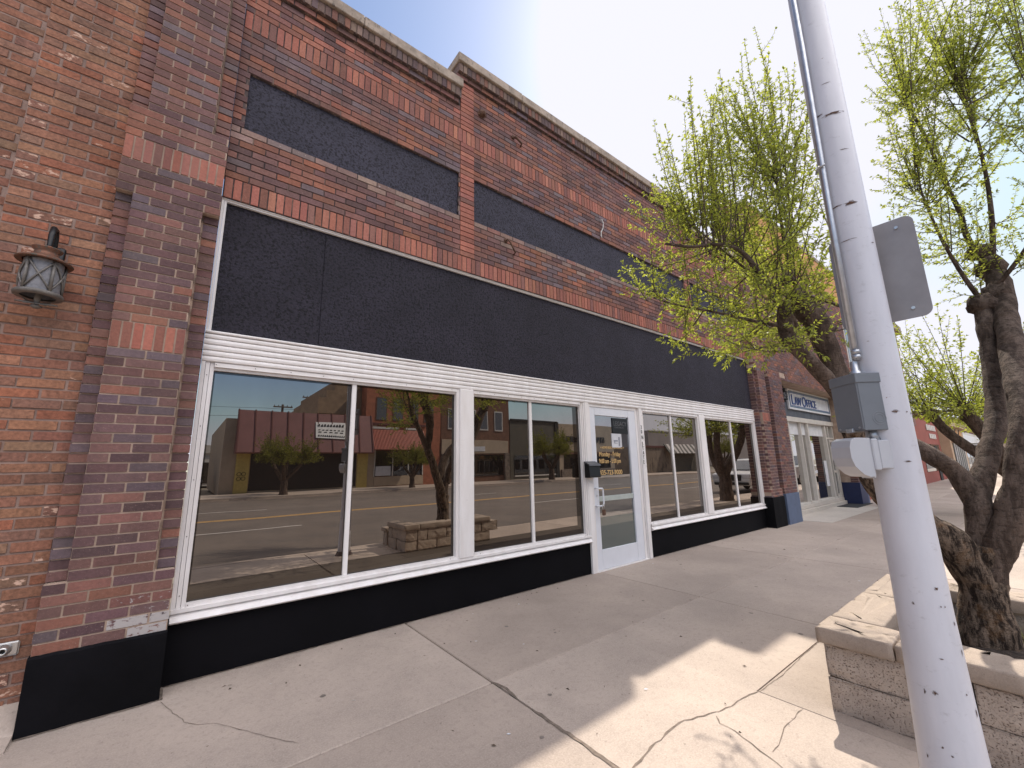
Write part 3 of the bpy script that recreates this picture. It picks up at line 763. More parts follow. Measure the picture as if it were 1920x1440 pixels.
# near sidewalk: slabs with real joints, cracks and dirt
sw = MB()
xj = [1.88 + 2.87 * i for i in range(-8, 42)]
rows = [(.6, -1.475), (-1.475, -2.705), (-2.705, -4.3)]
for ri, (ya, yb) in enumerate(rows):
    js = list(xj)
    if ri == 2: js = sorted(js + [3.15])
    for i in range(len(js) - 1):
        x0, x1 = js[i], js[i + 1]
        if ri and 1.8 < x0 < 4: continue
        g = .005 if ri else .006
        gy0 = .002 if (ri == 2) else g; gy1 = .002 if ri == 1 else g
        sw.cbox(x0 + g, x1 - g, yb + (gy1 if ri < 2 else 0), ya - (gy0 if ri else 0), -.12, rg.uniform(-.0015, .0005), .006, 0)
sw.box(1.886, 3.147, -4.3, -1.48, -.12, 0, 0); sw.box(3.147, 4.744, -2.703, -1.48, -.12, 0, 0); sw.cbox(3.153, 4.745, -4.3, -2.709, -.12, 0, .005, 0)
sw.box(-60, 160, -4.3, .5, -.2, -.014, 1)
def ribbon(pts, w0, w1, z=.0028, jag=.012, sub=10, mi=2):
    P = []
    for (a, b) in zip(pts[:-1], pts[1:]):
        L = math.hypot(b[0] - a[0], b[1] - a[1]); n = max(2, int(L / .04))
        for i in range(n):
            s = i / n; P.append((a[0] + (b[0] - a[0]) * s, a[1] + (b[1] - a[1]) * s))
    P.append(pts[-1])
    P = [(x + rg.uniform(-jag, jag), y + rg.uniform(-jag, jag)) for x, y in P]
    v = []; f = []
    for i, (x, y) in enumerate(P):
        a = P[max(0, i - 1)]; b = P[min(len(P) - 1, i + 1)]
        dx, dy = b[0] - a[0], b[1] - a[1]; l = math.hypot(dx, dy) or 1
        w = rg.uniform(w0, w1) / 2 * (.3 if i in (0, len(P) - 1) else 1)
        v += [(x - dy / l * w, y + dx / l * w, z), (x + dy / l * w, y - dx / l * w, z)]
    for i in range(len(P) - 1): f.append((2 * i + 1, 2 * i + 3, 2 * i + 2, 2 * i)[::-1])
    sw.add(v, f, mi)
C1 = [(1.84, -2.60), (1.89, -2.62), (2.01, -2.6), (2.18, -2.58), (2.3, -2.56), (2.45, -2.56), (2.58, -2.61), (2.72, -2.65), (2.84, -2.68), (2.98, -2.68), (3.15, -2.72)]
ribbon(C1[:8], .004, .015, jag=.010); ribbon(C1[7:], .003, .009, jag=.006)
ribbon([(3.15, -2.72), (3.49, -2.735), (3.94, -2.72), (4.7, -2.71)], .002, .006, jag=.004)
ribbon([(2.67, -2.67), (2.62, -2.72), (2.61, -2.81), (2.57, -2.91), (2.53, -3.01), (2.5, -3.09), (2.41, -3.19)], .003, .008, jag=.005)
ribbon([(3.14, -2.97), (3.01, -2.97), (2.85, -2.97), (2.71, -3.0), (2.58, -3.01)], .002, .006, jag=.005)
ribbon([(.04, -.22), (.11, -.46), (.17, -.63), (.23, -.72), (.31, -.76), (.43, -.94), (.56, -1.16), (.67, -1.31)], .0015, .005, jag=.006)
ribbon([(1.88, -1.9), (1.875, -2.3), (1.87, -2.7), (1.87, -3.1)], .014, .03, jag=.006)
ribbon([(1.88, -1.46), (1.90, -1.6), (1.87, -1.75)], .01, .03, jag=.01)
ribbon([(7.6, -.4), (7.66, -1.0), (7.6, -1.48)], .003, .007)
x = .05
while x < 10.4:      # grime in the corner between wall and pavement
    L = rg.uniform(.15, .5); yy = .0 if x < 10.4 else -.2
    if not 4.6 < x < 5.9: ribbon([(x, yy - .002), (x + L, yy - .004)], .012, .038, .0032, .006, mi=2)
    x += L * rg.uniform(.85, 1.3)
ribbon([(-.61, -.21), (-.2, -.205), (.05, -.205)], .012, .03, .0032, .005); ribbon([(.045, -.2), (.045, .0)], .01, .03, .0032, .006)
for i in range(70):     # old chewing gum and grease spots
    gx, gy = rg.uniform(-.4, 11), rg.uniform(-4.1, -.15); gr_ = rg.uniform(.008, .024)
    if gx > 3.1 and gy < -2.95: continue
    n_ = 9; v_ = [(gx, gy, .0024)] + [(gx + gr_ * rg.uniform(.75, 1.1) * math.cos(6.283 * k / n_), gy + gr_ * rg.uniform(.75, 1.1) * math.sin(6.283 * k / n_), .0021) for k in range(n_)]
    sw.add(v_, [(0, k + 1, (k + 1) % n_ + 1) for k in range(n_)], 4)
sw.box(12.2, 16.9, -.75, .24, -.05, .0045, 3)
tag(sw.build('sidewalk', [M['walk'], M['joint'], M['crack'], M['apron'], plain('gum_spot', (.21, .175, .15), .85, var=.3, vscale=5)]), kind='structure')
# loose litter on the pavement
lt = MB()
for i in range(150):
    x = rg.uniform(-.5, 9) if i % 3 else rg.uniform(.3, 3.5); y = rg.uniform(-3.9, -.05)
    if i % 5 == 0: y = rg.uniform(-.35, -.05)
    if x > 3.0 and y < -2.9: continue
    a = rg.uniform(0, 6.3); L = rg.uniform(.006, .019); w = L * rg.uniform(.2, .5)
    c, s = math.cos(a), math.sin(a); h = rg.uniform(.004, .012)
    lt.add([(x - c * L, y - s * L, .0035), (x + s * w, y - c * w, h), (x + c * L, y + s * L, .005), (x - s * w, y + c * w, .0045)], [(0, 1, 2, 3)], 1 if rg.random() < .12 else 0)
tag(lt.build('litter', [M['litter'], M['ivory']]), 'dry leaf scraps scattered over the pavement', 'litter', kind='stuff')

# ================================================================== planter with tree
PL = thing('planter', 'split face block planter with chipped stone caps around the street tree', 'planter', (4.15, -3.5, 0))
def rough_wall(mb, x0, x1, y0, y1, z0, z1, seed, n=9, amp=.010):
    """a block with a split, uneven face"""
    b = MB(); dims = (x1 - x0, y1 - y0, z1 - z0)
    ns = [max(2, int(d / .045)) for d in dims]
    def face(ax, s):
        u, w = [a for a in (0, 1, 2) if a != ax]; v = []; f = []
        lo = (x0, y0, z0); hi = (x1, y1, z1)
        for i in range(ns[u] + 1):
            for j in range(ns[w] + 1):
                p = [0, 0, 0]; p[ax] = hi[ax] if s else lo[ax]
                p[u] = lo[u] + dims[u] * i / ns[u]; p[w] = lo[w] + dims[w] * j / ns[w]
                P = Vector(p); edge = min(i, ns[u] - i, j, ns[w] - j)
                d = amp * (mnoise.noise(P * 9 + Vector((seed, 0, 0))) + .6 * mnoise.noise(P * 24))
                p[ax] += (1 if s else -1) * (d if edge else d - .006); v.append(p)
        m = ns[w] + 1
        for i in range(ns[u]):
            for j in range(ns[w]):
                q = (i * m + j, (i + 1) * m + j, (i + 1) * m + j + 1, i * m + j + 1)
                f.append(q if (s == (ax != 1)) else q[::-1])
        b.add(v, f)
    for ax in range(3):
        for s in (0, 1): face(ax, s)
    mb.add(b.v, b.f)
hb = .185
def rough_cap(mb, x0, x1, y0, y1, z0, z1, r_=.012):
    # worn cap: rounded, chipped arris
    nx, ny = max(3, int((x1 - x0) / .03)), max(3, int((y1 - y0) / .03)); v = []; f = []
    ring = []
    for i in range(nx): ring.append((x0 + (x1 - x0) * i / nx, y0, 0, -1))
    for j in range(ny): ring.append((x1, y0 + (y1 - y0) * j / ny, 1, 0))
    for i in range(nx): ring.append((x1 - (x1 - x0) * i / nx, y1, 0, 1))
    for j in range(ny): ring.append((x0, y1 - (y1 - y0) * j / ny, -1, 0))
    n = len(ring); cx, cy = (x0 + x1) / 2, (y0 + y1) / 2
    for ins, z in ((.006, z0), (0, z0 + .008), (0, (z0 + z1) / 2), (.002, z1 - r_), (r_ * .35, z1 - r_ * .35), (r_, z1), (.07, z1)):
        for x, y, nx_, ny_ in ring:
            P = Vector((x, y, z)); ch = max(0, mnoise.noise(P * 13) - .25) * .035 if z > z0 + .02 else 0
            d = ins + ch + .003 * mnoise.noise(P * 30)
            sx = max(-1, min(1, (cx - x) * 1e3)) if abs(x - cx) > 1e-6 else 0; sy = max(-1, min(1, (cy - y) * 1e3)) if abs(y - cy) > 1e-6 else 0
            X = x + (cx - x) * min(1, d / max(.02, abs(cx - x))) * (1 if abs(x - cx) > (x1 - x0) / 2 - .03 - d else .0); Y = y + (cy - y) * min(1, d / max(.02, abs(cy - y))) * (1 if abs(y - cy) > (y1 - y0) / 2 - .03 - d else .0)
            v.append((X, Y, z - ch * .6 + .0015 * mnoise.noise(P * 9)))
    for k in range(6):
        for i in range(n): f.append((k * n + i, k * n + (i + 1) % n, (k + 1) * n + (i + 1) % n, (k + 1) * n + i))
    f.append(tuple(range(6 * n, 7 * n))); f.append(tuple(range(n))[::-1])
    mb.add(v, f)
for (name, bl) in (('end_wall', [(3.27, 3.50, -3.49, -3.09, .0, hb), (3.27, 3.50, -3.90, -3.515, .0, hb), (3.275, 3.50, -3.72, -3.09, hb + .004, .375), (3.27, 3.50, -3.90, -3.726, hb + .004, .375)]),
                   ('front_wall', [(3.505 + .4 * i, 3.9 + .4 * i, -3.30, -3.085, .0, hb) for i in range(4)] + [(3.505 + .4 * i - (.2 if i else 0), 3.7 + .4 * i, -3.30, -3.085, hb + .004, .375) for i in range(5)]),
                   ('end_wall', [(4.87, 5.09, -3.92, -3.305, 0, .375)]), ('street_wall', [(3.3 + .45 * i, 3.745 + .45 * i, -4.22, -4.03, 0, .26) for i in range(4)])):
    mb = MB()
    for i, q in enumerate(bl): rough_wall(mb, *q, seed=i * 3.1)
    mb.build(name, M['block'], PL)
for q in ((3.242, 3.53, -3.435, -3.066, .378, .47), (3.245, 3.525, -3.915, -3.441, .378, .468), (3.536, 4.3, -3.345, -3.072, .378, .47), (4.306, 5.11, -3.35, -3.07, .378, .469), (4.82, 5.13, -3.95, -3.366, .378, .47), (3.26, 4.2, -4.25, -4.0, .262, .335), (4.206, 5.1, -4.25, -4.0, .262, .335)):
    mb = MB(); rough_cap(mb, *q); ob = mb.build('cap_stone', M['cap'], PL, True)
mb = MB(); v = []; f = []
nx, ny = 16, 12
for i in range(nx + 1):
    for j in range(ny + 1):
        x = 3.48 + 1.4 * i / nx; y = -4.05 + .8 * j / ny
        v.append((x, y, .2 + .035 * mnoise.noise(Vector((x * 5, y * 5, 0))) + .09 * math.exp(-((x - 4.36) ** 2 + (y + 3.72) ** 2) * 9)))
for i in range(nx):
    for j in range(ny): f.append((i * (ny + 1) + j, (i + 1) * (ny + 1) + j, (i + 1) * (ny + 1) + j + 1, i * (ny + 1) + j + 1))
mb.add(v, f); mb.build('soil', M['soil'], PL)
gr = MB()
for i in range(170):
    a = rg.uniform(0, 6.3); x = rg.uniform(4.5, 4.85) if i % 2 else rg.uniform(3.55, 4.8); y = rg.uniform(-4.0, -3.75)
    h = rg.uniform(.05, .15); w = .005; lx, ly = rg.uniform(-.05, .05), rg.uniform(-.05, .05)
    gr.add([(x - w, y, .2), (x + w, y, .2), (x + lx + w * .5, y + ly, .2 + h), (x + lx - w * .5, y + ly, .2 + h)], [(0, 1, 2, 3)], 0, (rg.random(),) * 3 + (1,))
tag(gr.build('grass', M['leaf'], colors=True), 'tufts of green grass growing in the planter soil', 'grass', kind='stuff')

# ---- trees
def spline(pts, n=6):
    P = [Vector(p) for p in pts]; out = []
    for i in range(len(P) - 1):
        p0, p1, p2, p3 = P[max(0, i - 1)], P[i], P[i + 1], P[min(len(P) - 1, i + 2)]
        for k in range(n):
            s = k / n
            out.append(.5 * ((2 * p1) + (p2 - p0) * s + (2 * p0 - 5 * p1 + 4 * p2 - p3) * s * s + (3 * p1 - p0 - 3 * p2 + p3) * s ** 3))
    out.append(P[-1]); return out
def rads(r, n):
    out = []
    for i in range(len(r) - 1):
        for k in range(n): out.append(r[i] + (r[i + 1] - r[i]) * k / n)
    return out + [r[-1]]
def leaf(mb, p, d, size, rnd, mi=0):
    d = d.normalized(); s = d.cross(Vector((rnd.uniform(-1, 1), rnd.uniform(-1, 1), rnd.uniform(-.4, 1)))).normalized()
    n = d.cross(s); w = size * rnd.uniform(.15, .23)
    tip = p + d * size + Vector((0, 0, -size * .2)); m = p + d * size * .45
    c = rnd.random()
    mb.add([p, m + s * w + n * w * .4, tip, m - s * w + n * w * .4], [(0, 1, 2, 3)], mi, (c, c, c, 1))
def shoot(tw, lf, a, b, rnd, r0=.004, step=.0115, size=(.022, .042), start=.1, twigs=True, curve=.3):
    a, b = Vector(a), Vector(b); L = (b - a).length
    h = Vector((b.x - a.x, b.y - a.y, 0)); c = a + (b - a) * .5 + h * curve * .6 - Vector((0, 0, h.length * curve * .5)) + Vector((rnd.uniform(-1, 1), rnd.uniform(-1, 1), rnd.uniform(-1, 1))) * L * .05
    P = lambda s: a * (1 - s) ** 2 + c * 2 * s * (1 - s) + b * s * s
    n = 7; pts = [P(i / n) for i in range(n + 1)]
    tw.tube(pts, [r0 * (1 - .78 * i / n) for i in range(n + 1)], 4, 1, False)
    k = max(6, int(L * (1 - start) / step))
    for i in range(k):
        s = start + (1 - start) * (i + rnd.random() * .6) / k; p = P(min(s, 1))
        tg = (P(min(1, s + .02)) - P(max(0, s - .02))).normalized()
        o = tg.orthogonal().normalized(); o = Matrix.Rotation(rnd.uniform(0, 6.283), 3, tg) @ o
        leaf(lf, p, tg * rnd.uniform(.35, .9) + o * .8, rnd.uniform(*size), rnd)
    for i in range(5):
        leaf(lf, b, (b - c).normalized() + Vector((rnd.uniform(-1, 1), rnd.uniform(-1, 1), rnd.uniform(-.5, 1))) * .6, rnd.uniform(*size), rnd)
    if twigs:
        for i in range(int(L * 6.5)):
            s = rnd.uniform(.08, .9); p = P(s); tg = (P(min(1, s + .05)) - P(max(0, s - .05))).normalized()
            o = Matrix.Rotation(rnd.uniform(0, 6.283), 3, tg) @ tg.orthogonal().normalized()
            e = p + (tg * .7 + o * .8).normalized() * rnd.uniform(.1, .34) * (1.15 - s * .6)
            shoot(tw, lf, p, e, rnd, .0022, step * .95, size, .05, False, .1)
TREES = 'street trees along the pavement'
# near tree: limbs triangulated from the photograph
NT = thing('pollard_tree', 'large pollarded tree rising from the block planter with furrowed trunk and long leafy shoots', 'tree', (4.36, -3.72, .2))
tm = MB()
def limb(mb, pts, rr, n=14, mi=0, jit=.12, sub=6, seed=0, k=1.0):
    rr = [x * k for x in rr]
    mb.tube(spline(pts, sub), rads(rr, sub), n, mi, True, jit, seed=seed)
limb(tm, [(4.36, -3.70, .12), (4.36, -3.70, .25), (4.37, -3.72, .5), (4.38, -3.73, .72), (4.38, -3.74, .9)], [.30, .245, .20, .19, .19], 28, 0, .2, 8, k=.62)
limb(tm, [(4.38, -3.72, .62), (4.27, -3.64, .90), (4.2, -3.53, 1.02), (4.08, -3.40, 1.17), (3.98, -3.34, 1.34), (3.91, -3.31, 1.53), (3.77, -3.30, 1.84)], [.17, .165, .15, .135, .125, .12, .115], 22, 0, .14, 6, 1, k=.64)
trunk = tm.build('trunk', M['bark'], NT, True)
lm = MB()
limb(lm, [(3.93, -3.32, 1.46), (3.77, -3.31, 1.84), (3.64, -3.25, 2.06), (3.51, -3.17, 2.24), (3.40, -3.12, 2.39), (3.355, -3.13, 2.54), (3.36, -3.14, 2.62)], [.085, .085, .082, .08, .088, .075, .06], 16, 0, .12, 6, 2, k=.64)
limb(lm, [(3.92, -3.33, 1.5), (3.79, -3.32, 1.86), (3.8, -3.28, 2.09), (3.79, -3.25, 2.3), (3.74, -3.22, 2.51), (3.67, -3.18, 2.64), (3.60, -3.13, 2.80)], [.09, .105, .105, .115, .14, .125, .085], 18, 0, .2, 6, 3, k=.64)
for c, r_ in (((3.70, -3.2, 2.6), .13), ((3.60, -3.15, 2.72), .11), ((3.39, -3.12, 2.36), .095), ((3.76, -3.26, 2.47), .1), ((3.52, -3.13, 2.86), .075)): lm.blob(c, r_ * .66, r_ * 50, .45)
limb(lm, [(4.375, -3.73, .6), (4.43, -3.78, 1.04), (4.49, -3.8, 1.22), (4.72, -3.87, 1.50), (5.0, -3.94, 1.76), (5.3, -3.98, 2.18), (5.5, -4.0, 2.6), (5.62, -4.0, 2.85)], [.15, .12, .115, .098, .098, .098, .115, .1], 18, 0, .18, 6, 4, k=.64)
limb(lm, [(4.49, -3.79, 1.14), (4.48, -3.72, 1.37), (4.47, -3.61, 1.50), (4.46, -3.43, 1.72), (4.45, -3.40, 2.16), (4.44, -3.40, 2.6)], [.12, .1, .095, .085, .07, .06], 14, 0, .16, 6, 5, k=.62)
limb(lm, [(4.375, -3.715, .5), (4.385, -3.80, .80), (4.395, -3.92, 1.05), (4.45, -4.0, 1.33), (4.6, -4.08, 1.69), (5.0, -4.1, 2.12), (5.5, -4.12, 2.65), (5.8, -4.13, 3.05), (5.95, -4.1, 3.35)], [.13, .16, .15, .135, .125, .125, .13, .135, .11], 18, 0, .18, 6, 6, k=.6)
for c, r_ in (((5.6, -4.0, 2.85), .16), ((5.9, -4.1, 3.25), .17), ((5.95, -4.05, 3.45), .13), ((4.44, -3.40, 2.65), .1), ((5.7, -4.1, 2.95), .15)): lm.blob(c, r_ * .66, r_ * 31, .45)
B1 = [(3.44, -3.16, 2.46), (3.36, -3.16, 2.53), (3.29, -3.1, 2.66), (3.22, -3.05, 2.85), (3.15, -3.01, 2.99), (3.08, -2.95, 3.07), (2.98, -2.86, 3.1), (2.87, -2.74, 3.1), (2.75, -2.6, 3.15)]
B2 = [(3.37, -3.12, 2.45), (3.2, -2.95, 2.52), (3.05, -2.75, 2.62), (2.95, -2.6, 2.68), (2.85, -2.4, 2.8)]
B3 = [(3.66, -3.15, 2.78), (3.72, -3.1, 3.1), (3.78, -3.08, 3.5), (3.85, -3.08, 3.95)]
B4 = [(3.6, -3.1, 2.75), (3.5, -2.9, 3.0), (3.45, -2.7, 3.3), (3.45, -2.5, 3.6)]
B5 = [(5.93, -4.05, 3.4), (6.0, -4.0, 3.7), (6.0, -4.0, 3.93), (5.9, -3.95, 4.29), (5.79, -3.91, 4.7), (5.69, -3.83, 5.22)]
B6 = [(5.95, -4.12, 3.3), (6.0, -4.18, 3.72), (6.0, -4.22, 4.17), (6.0, -4.23, 4.71), (5.9, -4.22, 5.3)]
B7 = [(5.6, -4.0, 2.9), (5.5, -3.92, 3.2), (5.42, -3.85, 3.6), (5.45, -3.8, 4.1)]
B8 = [(5.7, -4.1, 3.0), (5.6, -4.35, 3.3), (5.55, -4.55, 3.7), (5.55, -4.65, 4.2)]
B9 = [(4.44, -3.40, 2.68), (4.6, -3.1, 2.95), (4.75, -2.8, 3.2), (4.9, -2.5, 3.4)]
T9 = []
for bb, r_ in ((B1, .024), (B2, .013), (B3, .02), (B4, .013), (B5, .027), (B6, .024), (B7, .02), (B8, .02), (B9, .017)):
    lm.tube(spline(bb, 4), rads([r_ * (1 - .6 * i / (len(bb) - 1)) for i in range(len(bb))], 4), 8, 0, True, .1)
lm.build('limb', M['limb_bark'], NT, True)
TL = [(3.77,-2.66,3.27),(3.96,-2.52,4.99),(3.73,-3.11,3.25),(3.57,-3.29,4.64),(2.9,-2.18,3.11),(2.71,-2.91,2.35),(4.37,-2.79,5.87),(3.26,-2.96,4.76),(3.97,-3.11,4.98),(3.57,-3.43,3.66),(3.42,-3.08,3.56),(3.43,-3.24,3.86),(3.02,-3.28,2.74),(3.37,-2.41,4.37),(2.93,-3.52,3.04),(3.73,-3.39,3.66),(3.17,-2.46,3.99),(3.79,-3.44,4.81),(2.59,-2.61,2.82),(3.6,-2.41,4.57),(3.31,-2.41,4.66),(3.83,-1.88,3.23),(3.27,-3.45,3.68),(3.88,-3.14,2.54),(3.29,-2.38,3.72),(4.35,-2.97,4.91),(3.01,-2.55,2.41),(3.17,-3.24,2.72),(3.69,-2.42,4.99),(4.31,-3.18,5.28),(3.43,-2.85,4.56),(4.29,-2.67,2.43),(3.82,-3.28,3.82),(3.82,-3.35,2.6),(3.81,-2.47,4.52),(3.98,-3.06,5.66),(4.34,-3.24,2.72),(3.04,-3.51,3.42),(4.13,-2.38,5.0),(3.84,-3.1,3.5),(3.49,-1.99,3.97),(3.37,-2.82,4.53),(2.86,-2.75,2.88),(3.87,-3.01,2.81),(3.81,-2.78,5.1),(3.21,-2.78,4.5),(3.02,-2.88,4.16),(4.19,-2.6,5.3),(3.0,-2.99,2.78),(4.04,-2.55,3.6),(3.87,-2.15,4.36),(3.38,-2.89,2.73),(4.37,-2.86,3.34),(3.32,-2.97,2.93),(3.68,-3.31,4.06),(2.92,-2.91,3.99),(2.96,-2.54,3.44),(4.21,-2.89,4.36),(3.67,-1.84,3.66),(3.44,-2.99,2.64),(3.49,-3.19,4.25),(3.33,-2.75,4.04),(3.24,-3.57,4.09),(4.15,-2.91,5.78),(3.46,-3.37,2.42),(3.1,-3.45,3.7),(3.22,-3.41,2.33),(3.18,-3.41,3.8),(3.83,-2.05,5.09),(3.95,-3.11,5.22),(3.62,-2.92,3.83),(3.6,-3.0,2.62),(3.84,-3.03,3.8),(3.51,-2.68,4.06),(4.36,-3.14,4.72),(3.79,-2.61,2.59),(3.68,-2.7,4.16),(3.05,-3.31,2.32),(3.33,-2.0,3.31),(2.88,-3.31,2.03),(3.97,-2.78,5.08),(3.21,-2.83,3.4),(4.31,-2.61,2.33),(3.42,-3.19,2.16),(2.82,-3.22,2.72),(3.67,-2.19,4.15),(3.42,-3.34,2.6),(4.14,-2.19,2.74),(3.77,-2.88,4.93),(3.16,-3.11,3.8),(2.89,-2.87,3.05),(3.89,-2.63,2.27),(2.78,-2.73,3.67),(3.13,-3.33,2.86),(3.68,-2.86,3.37),(3.27,-2.8,4.25),(3.05,-3.06,3.47),(3.25,-2.89,4.55),(4.14,-2.39,4.83),(3.65,-2.44,4.62),(3.7,-2.58,3.81),(2.58,-2.4,2.98),(4.01,-1.93,3.0),(2.94,-2.58,2.49),(3.47,-2.16,3.47),(4.32,-2.79,4.1),(3.3,-2.72,2.23),(3.88,-2.72,4.42),(3.74,-3.36,4.34),(3.92,-3.16,3.64),(3.36,-3.05,2.81),(3.51,-3.4,2.51),(3.15,-2.93,4.07),(2.88,-2.88,4.5),(3.69,-3.44,3.78),(3.0,-3.07,2.13),(3.86,-1.93,2.76),(4.13,-2.47,5.51),(4.14,-3.15,3.55),(3.95,-2.11,4.09),(2.74,-2.39,3.2),(3.9,-3.21,2.5),(3.41,-2.95,4.03),(4.08,-2.68,3.73),(3.33,-2.89,2.46),(3.88,-3.28,3.47),(3.81,-2.43,2.84),(3.8,-2.7,2.84),(3.47,-3.43,2.88),(4.39,-2.97,5.51),(4.12,-2.88,5.22),(3.57,-2.26,4.4),(3.66,-2.3,3.74),(4.04,-3.04,2.63),(3.25,-2.45,2.87),(2.99,-3.3,3.59),(3.28,-2.97,3.77),(3.63,-2.94,3.51),(3.73,-2.51,2.73),(3.17,-2.74,2.28),(3.67,-3.4,2.92),(4.14,-2.42,2.55),(3.48,-2.84,3.05),(4.44,-3.03,3.13),(3.83,-3.3,2.95),(3.19,-2.3,3.93),(3.72,-2.74,5.09),(3.54,-3.18,3.42),(4.23,-2.49,5.5),(3.95,-3.4,3.04),(2.76,-2.48,3.41),(2.91,-2.75,3.19),(3.27,-2.32,3.0),(3.67,-2.94,3.0),(2.95,-2.94,2.21),(2.99,-2.63,3.4),(3.58,-3.41,2.86),(2.98,-2.84,2.37),(3.93,-2.01,4.56),(3.03,-3.52,2.99),(2.89,-3.38,2.09),(2.96,-2.52,2.37),(3.95,-3.32,4.97),(3.59,-2.03,3.74),(3.9,-2.1,3.39),(3.28,-2.36,2.86),(3.5,-3.32,2.19),(3.94,-3.04,3.17),(3.53,-2.09,4.31),(3.34,-3.22,2.43),(2.69,-2.77,2.7),(3.83,-2.6,4.68),(3.23,-3.37,2.59),(3.06,-3.25,2.63),(2.99,-3.39,4.33),(3.65,-3.33,3.92),(3.07,-3.05,3.58),(2.7,-2.56,3.66),(3.15,-2.34,4.08),(3.55,-2.95,3.11),(3.77,-3.37,3.22),(3.59,-2.59,3.35),(3.43,-3.49,2.51),(3.65,-3.33,4.34),(2.87,-3.07,2.64)]
TR = [(5.48, -3.66, 6.15), (4.89, -3.85, 5.76), (6.79, -3.72, 6.81), (6.8, -3.92, 7.26), (6.1, -4.07, 6.88), (6.8, -4.22, 7.57), (5.5, -4.37, 6.48), (4.89, -4.47, 5.9), (5.48, -4.64, 6.39), (6.06, -4.82, 6.81), (6.35, -4.98, 6.81), (5.44, -4.95, 5.71), (6.72, -5.18, 6.22), (6.76, -3.45, 6.44), (6.07, -3.55, 5.61), (5.18, -3.73, 5.06), (5.79, -3.88, 5.66), (5.8, -4.13, 5.91), (6.1, -4.31, 6.24), (5.49, -4.43, 5.75), (5.78, -4.61, 5.92), (5.77, -3.56, 4.94), (5.18, -3.74, 4.56), (5.17, -3.57, 4.25), (5.47, -3.57, 4.07), (5.5, -3.98, 4.93), (6.8, -4.2, 5.97), (6.79, -4.47, 6.03), (4.89, -4.52, 4.73), (4.9, -3.98, 4.02), (4.89, -3.86, 3.67), (5.79, -3.87, 3.74), (6.39, -3.73, 3.63), (5.49, -3.82, 3.05), (6.09, -3.81, 3.03), (6.1, -3.99, 3.49), (6.4, -4.16, 4.45), (5.8, -4.34, 4.46), (6.39, -4.51, 5.03), (5.48, -4.59, 4.43), (5.17, -4.7, 4.41), (6.39, -4.47, 4.13), (5.18, -4.57, 3.78), (4.87, -4.68, 3.77), (5.79, -4.44, 3.35), (5.18, -4.56, 3.31), (6.4, -4.31, 3.8), (6.38, -3.66, 4.75), (5.79, -3.82, 4.64), (5.5, -4.15, 4.61)]
rt = random.Random(77)
for i in range(30): T9.append((rt.uniform(4.2, 5.6), rt.uniform(-3.0, -1.95), rt.uniform(2.6, 4.6)))
tw, lf = MB(), MB()
def crown(tips, branches, extra, cen):
    roots = [Vector(p) for b in branches for p in spline(b, 2)]
    T = [Vector(p) for p in tips]
    n0 = len(T)
    while len(T) < n0 + extra:
        a, b = rt.choice(T[:n0]), rt.choice(T[:n0])
        if (a - b).length > 1.1 or (a - b).length < .01: continue
        q = a.lerp(b, rt.uniform(.2, .8)); q = q.lerp(Vector(cen), rt.uniform(.0, .16)) + Vector((rt.gauss(0, .15), rt.gauss(0, .15), rt.gauss(0, .12)))
        T.append(q)
    for q in T:
        if (math.hypot(q.x, q.y + 4.15) * .24 + 1.5 > q.z and math.atan2(q.x, q.y + 4.15) > 1.15): continue   # none droop in front of the shop sign
        if q.z < 2.75 and q.x > 3.42 and q.y < -2.6 and q.x < 4.4: continue   # the pruned limbs stay bare below the knobs
        best = min(roots, key=lambda r_: 1.25 * math.hypot(q.x - r_.x, q.y - r_.y) + .30 * abs(q.z - r_.z) + (.7 if q.z < r_.z else 0) + rt.uniform(0, .35))
        a = best + Vector((rt.gauss(0, .03), rt.gauss(0, .03), rt.gauss(0, .03)))
        shoot(tw, lf, a, q, rt, .0035 + .002 * (q - a).length)
crown(TL, [B1, B2, B3, B4, [(3.6, -3.15, 2.75), (3.7, -3.2, 2.65)], [(3.38, -3.12, 2.5), (3.4, -3.12, 2.3)], B9], 95, (3.3, -2.9, 3.1))
crown(T9, [B9, [(4.44, -3.4, 2.6), (4.44, -3.4, 2.75)]], 10, (4.8, -2.6, 3.4))
crown(TR, [B5, B6, B7, B8, [(5.6, -4.0, 2.9), (5.95, -4.1, 3.4)]], 190, (5.8, -4.1, 3.9))
tw.v and tw.build('twig', [M['twig'], M['twig']], NT)
lf.build('crown', M['leaf'], NT, colors=True)

